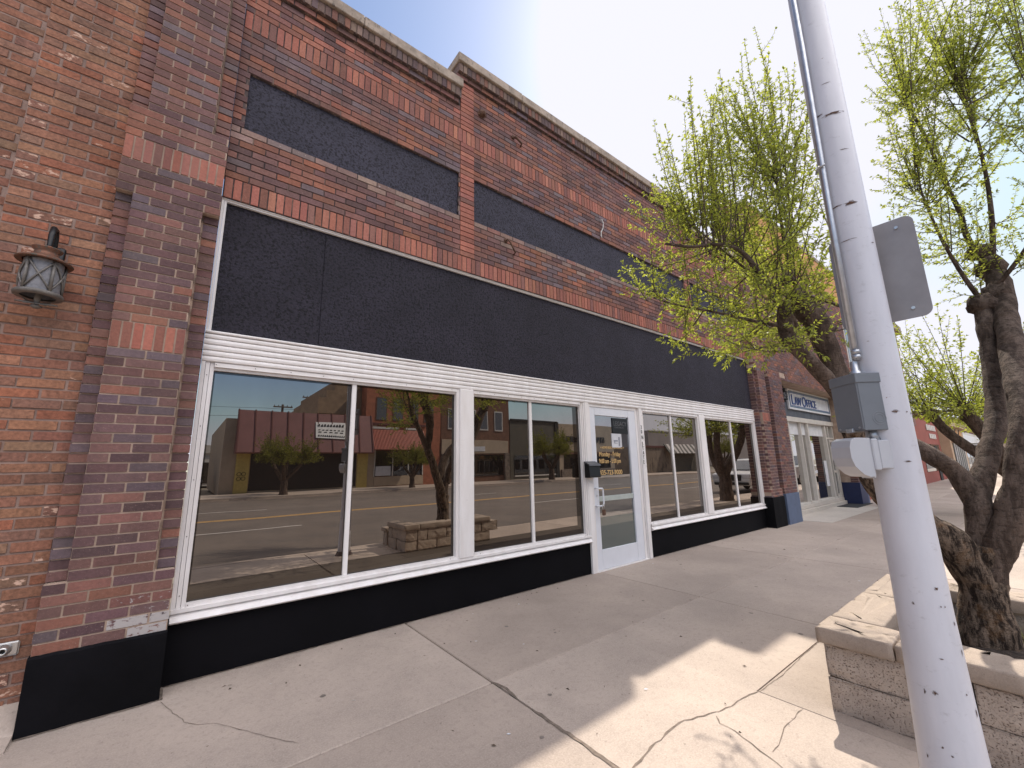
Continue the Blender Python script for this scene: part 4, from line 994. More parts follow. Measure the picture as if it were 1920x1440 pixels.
def generic_tree(seed, H=1.0, lean=(0, 0), nsh=70, step=.05, size=(.05, .085), leafm='leaf', upl=(1.0, 2.2)):
    """one pollard: short trunk, three limbs, fans of shoots; root at origin"""
    rn = random.Random(seed); root = thing('pollard_tree', 'x', 'tree', (0, 0, 0))
    tb, tw_, lf_ = MB(), MB(), MB()
    limb(tb, [(0, 0, -.1), (0, 0, .3), (.02, .01, .7), (.02, 0, .95)], [.27, .2, .18, .17], 12, 0, .14, 4, seed)
    for i in range(4):
        a = i * 1.57 + rn.uniform(-.3, .3); d = Vector((math.cos(a), math.sin(a), 0))
        k = Vector((lean[0], lean[1], 0)) + d * rn.uniform(.6, .95) + Vector((0, 0, rn.uniform(2.0, 2.5)))
        limb(tb, [(0, 0, .75), d * .2 + Vector((0, 0, 1.05)), (d * .2 + Vector((0, 0, 1.05))).lerp(k, .55) + d * .12, k], [.13, .12, .095, .1], 10, 0, .14, 4, seed + i)
        tb.blob(k, .13, seed + i, .4, 0, 10)
        for j in range(nsh // 4):
            b = rn.uniform(0, 6.283); el = rn.uniform(.1, 1.45); L = rn.uniform(*upl) * (.6 + .4 * math.sin(el))
            o = Vector((math.cos(b) * math.cos(el), math.sin(b) * math.cos(el), math.sin(el)))
            o = (o + d * .35).normalized()
            shoot(tw_, lf_, k, k + o * L + Vector((0, 0, -.25 * math.cos(el))), rn, .012, step, size, .12, True, .2)
    tb.build('trunk', M['limb_bark'], root, True); tw_.build('twig', [M['twig'], M['twig']], root); lf_.build('crown', M[leafm], root, colors=True)
    return root
GA = generic_tree(3, nsh=130, step=.04, upl=(1.3, 2.9), lean=(-.2, .5), size=(.05, .08))
GBt = generic_tree(8, nsh=200, leafm='leaf_far', upl=(.8, 1.75), step=.05, size=(.07, .11))
def place(src, loc, rz, sc, label, first, group=TREES):
    o = src if first else copy_tree(src)
    o.location = loc; o.rotation_euler = (0, 0, rz); o.scale = (sc, sc, sc); tag(o, label, 'tree', group); return o
place(GA, (16.4, -3.55, 0), .3, 1.15, 'leafy pollard tree on the pavement in front of the law office', True)
place(GA, (34, -4.0, 0), .8, 1.25, 'leafy pollard tree on the pavement in front of the red shop', False)
place(GA, (43, -3.5, 0), 3.5, 1.15, 'pollard tree on the pavement by the buff arched shop', False)
place(GA, (57, -3.5, 0), 5.0, 1.15, 'farthest pollard tree on the pavement before the white shop', False)
OT = 'pollarded trees across the street'
place(GBt, (5.0, -24.9, 0), 0.4, 1.02, 'rounded pollard tree across the street before the maroon mansard roof', True, OT)
place(GBt, (13.4, -24.9, 0), 1.9, .92, 'pollard tree across the street before the red corrugated awning', False, OT)
place(GBt, (27.5, -24.9, 0), 3.1, 1.3, 'tall pollard tree across the street before the olive shopfront', False, OT)
place(GBt, (64, -26, 0), 4.1, 1.4, 'pollard tree across the street near the grey warehouse', False, OT)

# ================================================================== pole with boxes
PX, PY = 2.41, -3.74
PO = thing('light_pole', 'tall white painted steel pole with chipped paint beside the planter', 'light pole', (PX, PY, 0))
mb = MB(); mb.tube([(PX, PY, z) for z in (0, .2, .5, .9, 1.5, 3, 5, 8.5)], [.112, .105, .096, .086, .082, .077, .071, .062], 48, 0)
mb.build('shaft', M['pole'], PO, True)
mb = MB(); mb.lathe([(.1, .07), (.118, .065), (.135, .02), (.15, 0)], (PX, PY, 0), 32); mb.build('base_collar', M['mortar_shaded'], PO, True)
rp = random.Random(6)
CHIPS = [(.264, 3.169, .109, .026), (-.445, 3.19, .052, .013), (.282, 2.677, .076, .030), (-.444, 2.682, .057, .015), (.379, 1.693, .038, .017), (.804, 1.69, .011, .013), (.95, 1.684, .012, .012), (-.249, 2.499, .075, .007), (.854, 2.469, .022, .008), (.551, 1.0, .020, .018), (-.32, .936, .011, .017), (.574, .936, .007, .011), (.705, .935, .007, .011), (-.456, .623, .009, .028), (-.145, .63, .018, .024), (-.22, .45, .011, .012), (-.69, .394, .007, .03), (0, .431, .01, .011), (.758, .639, .01, .012), (.93, .573, .012, .065), (.9, .874, .008, .026), (.474, 1.486, .03, .012), (.205, 3.346, .043, .005), (.421, 2.961, .044, .006), (.251, .753, .019, .007), (.92, .776, .008, .043)]
PR = [(0, .112), (.2, .105), (.5, .096), (.9, .086), (1.5, .082), (3, .077), (5, .071), (8.5, .062)]
def prad(z):
    for (a, ra), (b, rb_) in zip(PR[:-1], PR[1:]):
        if a <= z <= b: return ra + (rb_ - ra) * (z - a) / (b - a)
    return .08
def flake(u_, z_, w_, h_, d_, mi, mb):
    base = RAD(189.7) + math.asin(max(-.99, min(.99, u_))); n = 14; v = [(0, 0)]
    for i in range(n):
        a = 6.283 * i / n; k = rp.uniform(.35, 1.1); v.append((math.cos(a) * w_ / 2 * k, math.sin(a) * h_ / 2 * k))
    vs = []
    for p, q in v:
        r_ = prad(z_ + q) + d_; t_ = base + p / r_; vs.append((PX + r_ * math.cos(t_), PY + r_ * math.sin(t_), z_ + q))
    mb.add(vs, [(0, i + 1, (i + 1) % n + 1) for i in range(n)], mi)
chipm = [M['rust'], plain('grey_undercoat', (.3, .28, .29), .7)]
for u_, z_, w_, h_ in CHIPS:
    mb = MB(); flake(u_, z_, w_ * 1.0, h_ * .85, .0012, 1, mb); flake(u_, z_, w_ * .62, h_ * .5, .0018, 0, mb)
    mb.build('rust_chip', chipm, PO)
mb = MB(); mb.tube([(PX, PY, 8.3), (PX, PY - .4, 8.75), (PX, PY - 1.6, 9.0), (PX, PY - 2.2, 9.0)], .035, 10); mb.build('lamp_arm', M['galv'], PO, True)
mb = MB(); mb.lathe([(0, .06), (.1, .05), (.16, 0), (.14, -.04), (0, -.06)], (PX, PY - 2.35, 9.0), 16); mb.build('lamp_head', M['galv'], PO, True)
mb = MB(); cx, cy = 2.317, -3.695
mb.tube([(cx, cy, 1.93), (cx, cy, 2.6), (cx, cy - .012, 3.6), (cx + .02, cy - .012, 6.5)], .0125, 12)
for z in (1.945, 1.968): mb.lathe([(.013, -.009), (.0175, -.008), (.0175, .008), (.013, .009)], (cx, cy, z), 14)
for z in (2.9, 4.2): mb.tube([(cx - .018, cy - .02, z), (cx - .02, cy, z), (cx, cy + .018, z), (cx + .03, cy + .03, z)], .006, 5)
mb.build('conduit', M['galv'], PO, True)
TH = RAD(40)
def boxframe(c2, z):  # local x: along the front (outward left), local y: outwards from the pole
    un = Vector((-math.cos(TH), math.sin(TH), 0)); al = Vector((math.sin(TH), math.cos(TH), 0))
    m = Matrix((al, un, Vector((0, 0, 1)))).transposed().to_4x4(); m.translation = Vector((c2[0], c2[1], z)); return m
m = boxframe((2.330, -3.754), 1.618)
mb = MB(); mb.cbox(0, .150, .0, .096, 0, .243, .002); mb.xf(m); jb = mb.build('junction_box', M['grey_box'], PO)
mb = MB(); mb.cbox(-.004, .154, -.003, .104, .205, .247, .002); mb.cbox(.002, .149, .0965, .1015, .004, .2045, .001); mb.xf(m); mb.build('lid', M['grey_box'], jb)
mb = MB()
for r_ in (.016, .026): mb.lathe([(r_, -.0005), (r_ + .0015, -.0012), (r_ + .003, -.0005)], (0, 0, 0), 20, 0, 1)
mb.xf(Matrix.Translation((0, .03, .05)) @ Matrix.Rotation(RAD(-90), 4, 'Z')); mb.xf(m); mb.build('knockout', M['grey_box'], jb)
mb = MB()
for sx in (.02, .13): mb.lathe([(.005, 0), (.005, .003), (0, .004)], (sx, .1015, .012), 8, 0, 1)
mb.xf(m); mb.build('screw', M['galv'], jb)
mb = MB(); mb.cbox(.055, .095, .0965, .108, -.006, .012, .002); mb.xf(m); mb.build('latch', M['galv'], jb)
mb = MB(); mb.lathe([(.024, .247), (.023, .262), (.016, .268), (.0145, .31)], (.055, .05, 0), 14); mb.xf(m); mb.build('hub', M['galv'], jb, True)
mb = MB(); mb.tube([(2.33, -3.70, 1.62), (2.325, -3.70, 1.60), (2.33, -3.71, 1.57)], .016, 8); mb.build('nipple', M['galv'], PO, True)
m2 = boxframe((2.330, -3.750), 1.458)
mb = MB(); mb.cbox(0, .118, 0, .05, 0, .118, .003); mb.xf(m2); ob = mb.build('outlet_box', M['pale_plastic'], PO)
mb = MB(); mb.cbox(-.003, .122, .0515, .078, -.006, .124, .004)
prof = [(.078, -.03), (.078, .128), (.135, .130), (.158, .118), (.166, .09), (.166, .045), (.155, .01), (.125, -.022), (.10, -.034)]
mb.prism([(p[0], p[1]) for p in prof], 0, .004, .115)
mb.cbox(.02, .09, .066, .074, -.04, -.006, .002)
mb.xf(m2); cv = mb.build('outlet_cover', M['pale_plastic'], PO)
bv = cv.modifiers.new('bevel', 'BEVEL'); bv.width = .007; bv.segments = 2; bv.limit_method = 'ANGLE'
# parking sign on the pole, seen from behind
SGN = thing('street_sign', 'rounded grey metal sign seen from behind on the white pole', 'sign', (2.52, -3.79, 2.35))
def rrect(y0, y1, z0, z1, r_, n=6):
    pts = []
    for cy_, cz_, a0 in ((y1 - r_, z1 - r_, 0), (y0 + r_, z1 - r_, 90), (y0 + r_, z0 + r_, 180), (y1 - r_, z0 + r_, 270)):
        for i in range(n + 1):
            a = RAD(a0 + 90 * i / n); pts.append((cy_ + r_ * math.cos(a), cz_ + r_ * math.sin(a)))
    return pts
mb = MB(); mb.prism(rrect(-3.945, -3.625, 2.115, 2.60, .035), 0, 2.515, 2.519); mb.build('plate', M['sign_back'], SGN)
for z in (2.22, 2.5):
    mb = MB(); mb.box(2.48, 2.5145, -3.76, -3.72, z - .012, z + .012); mb.build('bracket', M['steel'], SGN)
for z in (2.16, 2.555):
    mb = MB(); mb.cyl((2.508, -3.885, z), (2.516, -3.885, z), .007, n=8); mb.build('bolt', M['steel'], SGN)
# ================================================================== law office next door
LW = thing('law_office_building', 'purple brick law office with slate blue siding, blue painted bases and white framed glass', 'building', (15, 0, 0))
rb.seed(31)
mb = MB()
courses(mb, 11.255, 12.06, 4, 46, -.18, .2, alpha=None, phase=11.255)
courses(mb, 17.5, 18.35, 4, 46, -.18, .2, phase=17.5); courses(mb, 16.75 + 1.2, 18.35, 4, 5, -.18, .2)
courses(mb, 11.255, 19.0, 46, 113, -.16, .08, pal=PALW, holes=[(12.05, 12.42, 3.59, 3.73)])
soldier(mb, 11.255, 19.0, K(113), K(116), -.2, .2)
for x0, x1, z0, z1 in ((11.262, 12.05, K(4), K(46)), (17.51, 18.34, K(4), K(46))): mb.box(x0, x1, -.17, .5, z0, z1, 1)
mb.box(11.262, 18.99, -.15, .5, K(46) + .004, 8.4, 1)
brick_obj(mb, 'brick_wall', LW)
mb = MB(); mb.box(12.06, 12.41, -.1, -.07, 3.6, 3.72); mb.build('vent', M['dark_void'], LW)
mb = MB(); mb.cbox(11.24, 19.02, -.24, .5, 8.28, 8.42, .01); mb.build('coping', M['stone'], LW)
mb = MB(); mb.box(11.25, 19.0, -.215, -.17, 7.2, 8.27); mb.build('parapet_band', M['arch_panel'], LW)
for x0, x1 in ((11.245, 12.07), (17.49, 18.36)):
    mb = MB(); mb.cbox(x0, x1, -.205, .3, -.01, .69, .006); mb.build('painted_base', M['blue_paint'] if x0 < 15 else M['navy_paint'], LW)
mb = MB(); mb.cbox(18.2, 18.37, -.21, .3, -.01, .66, .006); mb.build('painted_base', M['blue_paint'], LW)
mb = MB()
for i in range(4): mb.box(12.06, 17.5, .29 - .006 * (i % 2), .5, 2.70 + i * .29, 2.985 + i * .29)
mb.build('siding', M['slate_siding'], LW)
mb = MB(); mb.cbox(12.06, 17.5, .24, .5, 2.56, 2.70, .006); mb.cbox(12.06, 17.5, .28, .42, .215, .27, .004)
for a, w in ((13.50, .06), (14.43, .045), (15.04, .10), (16.66, .09), (16.93, .05), (17.42, .07)): mb.cbox(a - w / 2, a + w / 2, .27, .42, .2, 2.57, .004)
mb.cbox(16.70, 17.42, .28, .4, 2.12, 2.17, .004)
mb.build('shop_frame', M['cream_frame'], LW)
d = MB()
d.cbox(16.955, 17.04, .30, .37, .22, 2.11, .003); d.cbox(17.30, 17.385, .30, .37, .22, 2.11, .003); d.cbox(17.04, 17.30, .30, .37, 2.02, 2.11, .003); d.cbox(17.04, 17.30, .30, .37, .22, .34, .003); d.cbox(17.04, 17.30, .30, .37, 1.02, 1.09, .003)
dr = d.build('door', M['cream_frame'], LW)
mb = MB(); mb.add([(17.04, .34, .3), (17.3, .34, .3), (17.3, .34, 2.05), (17.04, .34, 2.05)], [(0, 1, 2, 3)]); mb.build('pane', M['far_glass'], dr)
for a, b in ((12.06, 13.48), (13.52, 14.41), (14.45, 14.99), (15.09, 16.62)):
    mb = MB(); mb.add([(a, .37, .26), (b, .37, .26), (b, .37, 2.24), (a, .37, 2.24)], [(0, 1, 2, 3)]); mb.build('pane', M['law_glass'], LW)
    mb = MB(); mb.cbox(a + .01, b - .01, .345, .365, 2.20, 2.56, .003); mb.build('roller_shade', M['white_shade'], LW)
mb = MB(); mb.box(16.7, 17.42, .38, .42, 2.17, 2.56); mb.build('transom_pane', M['far_glass'], LW)
mb = MB(); mb.cbox(12.07, 17.48, .20, .5, -.01, .11, .008); mb.cbox(12.07, 17.48, .265, .5, .112, .214, .008); mb.build('doorstep', M['apron'], LW)
mb = MB(); mb.box(12.06, 18.3, .43, .48, .0, 3.9); mb.build('interior_lining', M['dark_void'], LW)
for q in ((15.15, 15.6, .355, .36, 1.05, 1.14), (16.30, 16.58, .35, .36, .62, 1.42)):
    mb = MB(); mb.box(*q); mb.build('paper_notice', M['ivory'], LW)
# sign on the siding
LS = thing('shop_sign', 'white LAW OFFICE sign board with blue lettering and blue border', 'sign', (15.5, .26, 3.2))
mb = MB()
def cham(x0, x1, z0, z1, c): return [(x0, z0), (x1, z0), (x1, z1), (x0, z1)]
mb.prism(cham(13.66, 17.40, 2.93, 3.53, .1), 1, .235, .28); mb.build('board', M['sign_white'], LS)
mb = MB()
def ring(x0, x1, z0, z1, w, y0, y1, mi=0):
    mb.box(x0, x1, y0, y1, z0, z0 + w, mi); mb.box(x0, x1, y0, y1, z1 - w, z1, mi); mb.box(x0, x0 + w, y0, y1, z0 + w, z1 - w, mi); mb.box(x1 - w, x1, y0, y1, z0 + w, z1 - w, mi)
ring(13.73, 17.33, 2.985, 3.475, .035, .229, .2345, 0); ring(13.775, 17.285, 3.03, 3.43, .018, .229, .2345, 1)
mb.build('border', [M['teal'], M['sign_blue']], LS)
text_mesh([('L', 13.86, 3.075, .43, 1.0), ('AW', 14.11, 3.075, .345, .92), ('O', 14.72, 3.06, .45, 1.0), ('FFICE', 15.10, 3.075, .345, 1.06)], 'lettering', M['sign_blue'], LS, .222, .008, .004)
ll = thing('wall_lantern', 'small black lantern on the slate siding beside the LAW OFFICE sign', 'wall lantern', (13.5, .1, 3.2))
lantern(ll, (12.97, .10, 3.12), .075, .2, M['black_metal'], M['black_metal'], M['lantern_glass'])
mb = MB(); mb.tube([(12.97, .10, 3.41), (12.97, .10, 3.5), (12.97, .2, 3.52), (12.97, .29, 3.44)], .014, 7); mb.build('bracket', M['black_metal'], ll)
mb = MB(); mb.cbox(16.2, 18.0, -.35, .17, .006, .018, .003); tag(mb.build('door_mat', M['mat']), 'dark rubber mat on the pavement before the law office door', 'door mat')

# ================================================================== shops further along this side
def shop(name, label, x0, x1, y, z1, wall, cat='building', depth=14):
    r_ = thing(name, label, cat, ((x0 + x1) / 2, y, 0))
    mb = MB(); mb.box(x0, x1, y, y + depth, -.1, z1); mb.build('wall', wall, r_); return r_
def panel(root, name, x0, x1, y, z0, z1, mat, d=.06, face=-1):
    mb = MB(); mb.cbox(x0, x1, min(y, y + face * d), max(y, y + face * d), z0, z1, .01); return mb.build(name, mat, root)
R1 = shop('brick_building', 'tall dark red brick building behind the street trees past the law office', 19.05, 31, .05, 8.6, M['orange_brick'])
for i in range(5):
    w = panel(R1, 'window', 20 + i * 2.2, 21.2 + i * 2.2, .05, 4.9, 6.9, M['trim_white'], .03); panel(R1, 'pane', 20.1 + i * 2.2, 21.1 + i * 2.2, .02, 5.0, 6.8, M['far_glass'], .01)
panel(R1, 'shopfront', 19.5, 30.5, .05, .3, 3.0, M['dark_void'], .03); panel(R1, 'cornice', 19.05, 31, .05, 8.2, 8.62, M['stone'], .25); panel(R1, 'fascia', 19.3, 30.8, .05, 3.1, 3.7, M['maroon'], .1)
R2 = shop('red_shop', 'single storey red rendered shop with pale fascia lettering', 31.05, 39.7, .18, 3.95, M['red_render'])
panel(R2, 'coping', 31.05, 39.7, .18, 3.8, 3.99, M['dark_roof'], .08); panel(R2, 'shop_window', 33, 38.9, .18, .6, 2.2, M['far_glass'], .02); panel(R2, 'door', 36.9, 37.8, .16, 0, 2.1, M['dark_void'], .03)
for i in range(6): panel(R2, 'raised_letter', 35.4 + i * .55, 35.75 + i * .55, .17, 3.05, 3.4, M['trim_white'], .04)
for i in range(4): panel(R2, 'raised_letter', 36 + i * .6, 36.4 + i * .6, .17, 2.55, 2.85, M['trim_white'], .04)
R3 = shop('buff_shop', 'buff stone shop with three pointed ochre arches above its window', 39.75, 47.7, -.3, 3.55, M['buff'])
panel(R3, 'cornice', 39.6, 47.8, -.3, 3.42, 3.72, M['buff'], .22); panel(R3, 'shop_window', 40.6, 46.6, -.3, .3, 2.3, M['far_glass'], .03); panel(R3, 'sill_band', 40.2, 47.2, -.3, 2.36, 2.5, M['buff'], .12)
for i in range(3):
    xa = 40.7 + i * 1.95; xb = xa + 1.75; xm = (xa + xb) / 2
    pts = [(xa, 2.52), (xb, 2.52), (xb, 2.75), (xb - .3, 3.1), (xm, 3.36), (xa + .3, 3.1), (xa, 2.75)]
    mb = MB(); mb.prism(pts, 1, -.33, -.29); mb.build('arch', M['black_metal'], R3)
    mb = MB(); mb.prism([(xm + (p - xm) * .84, 2.56 + (q_ - 2.52) * .9) for p, q_ in pts], 1, -.345, -.33); mb.build('arch_panel', M['arch_panel'], R3)
for i in range(6): panel(R3, 'mullion', 40.9 + i * 1.0, 41.0 + i * 1.0, -.33, .3, 2.3, M['trim_white'], .04)
HS = thing('hanging_sign', 'small white hanging sign projecting from the buff arched shop', 'sign', (46.9, -1.0, 2.1))
mb = MB(); mb.cbox(46.9, 46.96, -1.6, -.5, 1.85, 2.3, .01); mb.build('board', M['sign_white'], HS); mb = MB(); mb.box(46.91, 46.95, -1.65, -.3, 2.32, 2.36); mb.build('arm', M['black_metal'], HS)
mb = MB(); mb.box(46.885, 46.899, -1.4, -.8, 2.12, 2.2); mb.box(46.885, 46.899, -1.3, -.75, 1.96, 2.03); mb.build('raised_lettering', M['black_letter'], HS)
R4 = shop('white_shop', 'low white shop beyond the buff arched shop with dark tall windows', 47.8, 62, -.2, 3.35, M['trim_white'])
panel(R4, 'roof', 47.8, 62, -.2, 3.36, 3.9, M['dark_roof'], .1, 1)
for i in range(6): panel(R4, 'window', 48.6 + i * 2.1, 50.1 + i * 2.1, -.2, .6, 2.35, M['far_glass'], .03)
panel(R4, 'fascia', 48.2, 61.6, -.2, 2.5, 3.1, M['sign_white'], .06)
R5 = shop('tan_building', 'tan brick row at the far end of the pavement', 62.1, 130, -.1, 5.2, M['tan_wall'])
for i in range(16): panel(R5, 'window', 64 + i * 4, 66.6 + i * 4, -.1, .6, 2.6, M['far_glass'], .03)

# ================================================================== across the street (seen mirrored in the glass)
FY = -28.92
def across(name, label, x0, x1, z1, wall, y=FY, depth=16):
    r_ = thing(name, label, 'building', ((x0 + x1) / 2, y, 0))
    mb = MB(); mb.box(x0, x1, y - depth, y, -.1, z1); mb.build('wall', wall, r_); return r_
A1 = across('mansard_shop', 'low shop across the street with maroon metal mansard roof and yellow piers', 1.95, 12.1, 4.9, M['beige_wall'])
mb = MB(); ya, yb = FY + .05, FY + 1.15
mb.prism([(ya, 5.5), (ya + .25, 5.5), (yb, 2.66), (yb - .1, 2.6), (ya, 2.6)], 0, 2.55, 11.55)
for i in range(10):
    x = 2.6 + i * .985; mb.prism([(ya + .1, 5.56), (ya + .28, 5.56), (yb + .06, 2.63), (yb - .05, 2.63)], 0, x - .035, x + .035, 1)
mb.build('mansard_roof', [M['maroon'], M['dark_roof']], A1)
panel(A1, 'shopfront', 3.55, 10.6, FY, .12, 2.6, M['dark_void'], .03, 1)
for x0, x1 in ((2.72, 3.5), (10.65, 11.45)): panel(A1, 'pier', x0, x1, FY, 0, 2.6, M['yellow_wall'], .1, 1)
mb = MB()
for zc in (.95, 1.25):
    for xc in (2.95, 3.2): mb.lathe([(.1, .0), (.13, .01), (.1, .02)], (xc, FY + .1, zc), 12, 0, 1)
mb.build('meter', M['black_metal'], A1)
BN = thing('banner', 'white lettered banner hung on the maroon mansard roof across the street', 'banner', (8.3, FY + .8, 4.2))
sl = math.atan2(2.84, .9)
mb = MB(); mb.prism([(FY + .52, 4.85), (FY + .54, 4.85), (FY + .93, 3.65), (FY + .91, 3.65)], 0, 7.35, 9.55); mb.build('sheet', M['banner'], BN)
mb = MB(); rr = random.Random(2)
for zz_, h_, n_ in ((4.5, .2, 9), (4.22, .07, 7), (4.05, .07, 5), (3.76, .12, 13)):
    for i in range(n_):
        x = 7.5 + i * (1.9 / n_); yk = FY + .545 + (4.85 - zz_) * .325
        mb.prism([(x, zz_), (x + 1.2 / n_, zz_ + rr.uniform(-.02, .02)), (x + 1.2 / n_, zz_ + h_), (x + .2 / n_, zz_ + h_ * rr.uniform(.6, 1))], 1, yk - .01, yk + .012)
mb.build('printed_marks', M['black_letter'], BN)
A2 = across('orange_brick_building', 'two storey orange brick building with red corrugated awning across the street', 11.15, 17.85, 8.3, M['orange_brick'], FY - .02)
mb = MB(); mb.box(7.85, 11.14, FY - 14, FY - 1.2, 0, 7.0); mb.box(8.4, 11.14, FY - 14, FY - 1.21, 6.9, 7.6); mb.box(9.0, 11.14, FY - 14, FY - 1.22, 7.5, 8.4); mb.box(7.8, 11.14, FY - 14, FY - 1.1, 5.75, 5.95); mb.build('stepped_side_wall', M['tan_wall'], A2)
for i in range(4):
    xa = 11.95 + i * 1.42; w = panel(A2, 'window', xa, xa + .95, FY - .02, 5.25, 7.2, M['brown_brick'], .03, 1); panel(A2, 'pane', xa + .08, xa + .87, FY + .01, 5.3, 7.1, M['far_glass'], .012, 1)
mb = MB()
n = 40; x0, x1 = 11.4, 16.2
for i in range(n):
    a = x0 + (x1 - x0) * i / n; b = x0 + (x1 - x0) * (i + .55) / n
    mb.prism([(FY + .0, 4.5), (FY + .1, 4.5), (FY + .95, 2.9), (FY + .85, 2.9)], 0, a, x0 + (x1 - x0) * (i + 1) / n); mb.prism([(FY + .08, 4.53), (FY + .14, 4.53), (FY + .99, 2.9), (FY + .92, 2.9)], 0, a, b)
mb.build('awning', M['red_metal'], A2)
panel(A2, 'white_board', 11.4, 13.9, FY + .05, 4.55, 4.72, M['trim_white'], .12, 1); panel(A2, 'white_board', 14.5, 15.5, FY + .05, 4.55, 4.72, M['trim_white'], .12, 1); panel(A2, 'ledge', 11.3, 16.4, FY - .02, 4.85, 5.05, M['dark_roof'], .15, 1)
panel(A2, 'shopfront', 12.0, 16.2, FY - .02, .8, 2.85, M['far_glass'], .03, 1); panel(A2, 'stall_riser', 12.0, 16.2, FY - .02, .05, .78, M['beige_wall'], .06, 1)
for x in (12.0, 13.5, 14.85, 16.15): panel(A2, 'mullion', x - .04, x + .04, FY + .01, .8, 2.85, M['trim_white'], .05, 1)
panel(A2, 'window_poster', 12.1, 13.35, FY + .01, .85, 1.6, M['ivory'], .03, 1)
A3 = across('brown_brick_building', 'two storey brown brick building with cream band and stone piers across the street', 17.9, 25.6, 8.6, M['brown_brick'])
for xa in (18.6, 20.6, 22.0, 23.8):
    panel(A3, 'window', xa, xa + 1.0, FY, 4.75, 6.7, M['trim_white'], .05, 1); panel(A3, 'pane', xa + .1, xa + .9, FY + .05, 4.9, 6.6, M['far_glass'], .02, 1)
panel(A3, 'band', 18.0, 25.4, FY, 2.6, 3.85, M['beige_wall'], .06, 1); panel(A3, 'shopfront', 18.8, 24.8, FY, .5, 2.45, M['far_glass'], .04, 1); panel(A3, 'stone_pier', 24.9, 25.5, FY, 0, 2.6, M['fieldstone'], .2, 1); panel(A3, 'stone_pier', 18.0, 18.7, FY, 0, 2.6, M['fieldstone'], .2, 1); panel(A3, 'notice', 21.4, 22.6, FY + .06, 2.8, 3.25, M['ivory'], .03, 1)
A4 = across('olive_building', 'plain olive clad building with dark shopfront across the street', 25.7, 32.3, 6.0, M['olive_wall'])
panel(A4, 'shopfront', 26.2, 31.9, FY, .4, 2.4, M['far_glass'], .04, 1); panel(A4, 'corner_post', 31.95, 32.45, FY, 0, 6.05, M['dark_void'], .1, 1); panel(A4, 'sill', 26.2, 31.9, FY, .3, .42, M['trim_white'], .06, 1); panel(A4, 'coping', 25.7, 32.3, FY, 5.9, 6.1, M['dark_void'], .1, 1)
A5 = across('beige_building', 'beige rendered shop with dark raised lettering across the street', 32.5, 42, 5.9, M['beige_wall'])
mb = MB(); rr = random.Random(4)
for i in range(13):
    x = 33.2 + i * .57; mb.box(x, x + .12, FY, FY + .08, 3.85, 4.5); mb.box(x + .12, x + .42, FY, FY + .08, rr.choice([3.85, 4.1, 4.38]), 4.5 if i % 3 else 4.12)
    if i % 2: mb.box(x + .3, x + .42, FY, FY + .08, 3.85, 4.3)
mb.build('raised_lettering', M['black_letter'], A5)
panel(A5, 'shopfront', 33.2, 41.2, FY, .9, 2.5, M['far_glass'], .04, 1); panel(A5, 'stone_base', 32.7, 41.8, FY, 0, .85, M['fieldstone'], .2, 1); panel(A5, 'header', 32.6, 41.9, FY, 2.5, 2.75, M['brown_brick'], .12, 1)
A6 = across('brown_block', 'low brown rendered building with dark streaks across the street', 48, 55, 3.55, M['streak_wall'])
panel(A6, 'coping', 47.9, 55.1, FY, 3.4, 3.65, M['dark_roof'], .12, 1)
A7 = across('striped_shop', 'low building with striped dark awning across the street', 55.5, 61.5, 3.6, M['olive_wall'])
mb = MB()
for i in range(16): mb.prism([(FY, 3.9), (FY + .1, 3.9), (FY + 1.0, 2.6), (FY + .9, 2.6)], 0, 53 + i * .55, 53 + (i + 1) * .55, i % 2)
mb.build('awning', [M['dark_void'], M['sign_back']], A7)
A8 = across('grey_warehouse', 'large grey windowless building far across the street', 96, 170, 9.6, M['grey_wall'], -60)
panel(A8, 'coping', 96, 170, -60, 9.5, 9.8, M['trim_white'], .15, 1)
A9 = across('cream_shed', 'low cream building beyond the parking lot beside the mansard shop', -14, 4, 4.2, M['trim_white'], -52)
panel(A9, 'fascia', -14, 4, -52, 3.4, 4.3, M['cream_frame'], .2, 1); panel(A9, 'shopfront', -13, 3, -52, .2, 2.4, M['far_glass'], .05, 1)
A0 = across('grey_brick_building', 'low grey brick building facing the storefront from the far corner', -34, -12, 5.0, M['tan_wall'], -30)
for x, y, h, lab in ((7.9, -46, 8.4, 'utility pole with a crossarm behind the maroon mansard roof'), (10.6, -46, 9.6, 'tall bare utility pole beside the stepped brick side wall')):
    up = thing('utility_pole', lab, 'utility pole', (x, y, 0), 'utility poles behind the shops')
    mb = MB(); mb.cyl((x, y, 0), (x, y, h), .16, .11, 10); mb.build('shaft', M['wood_pole'], up)
    mb = MB(); mb.box(x - .9, x + .9, y + .1, y + .2, h - .35, h - .22)
    for s in (-.8, -.4, .4, .8): mb.cyl((x + s, y + .15, h - .22), (x + s, y + .15, h - .08), .04, n=6)
    mb.build('crossarm', M['wood_pole'], up)
for k, (zk, yk) in enumerate(((8.0, -46), (7.2, -47))):
    mb = MB(); mb.tube([(-30 + i * 4, yk, zk - .5 * math.sin(math.pi * ((i * 4) % 38) / 38)) for i in range(20)], .018, 4)
    tag(mb.build('power_line', M['black_metal']), ('upper' if k == 0 else 'lower') + ' sagging power line behind the shops across the street', 'power line')

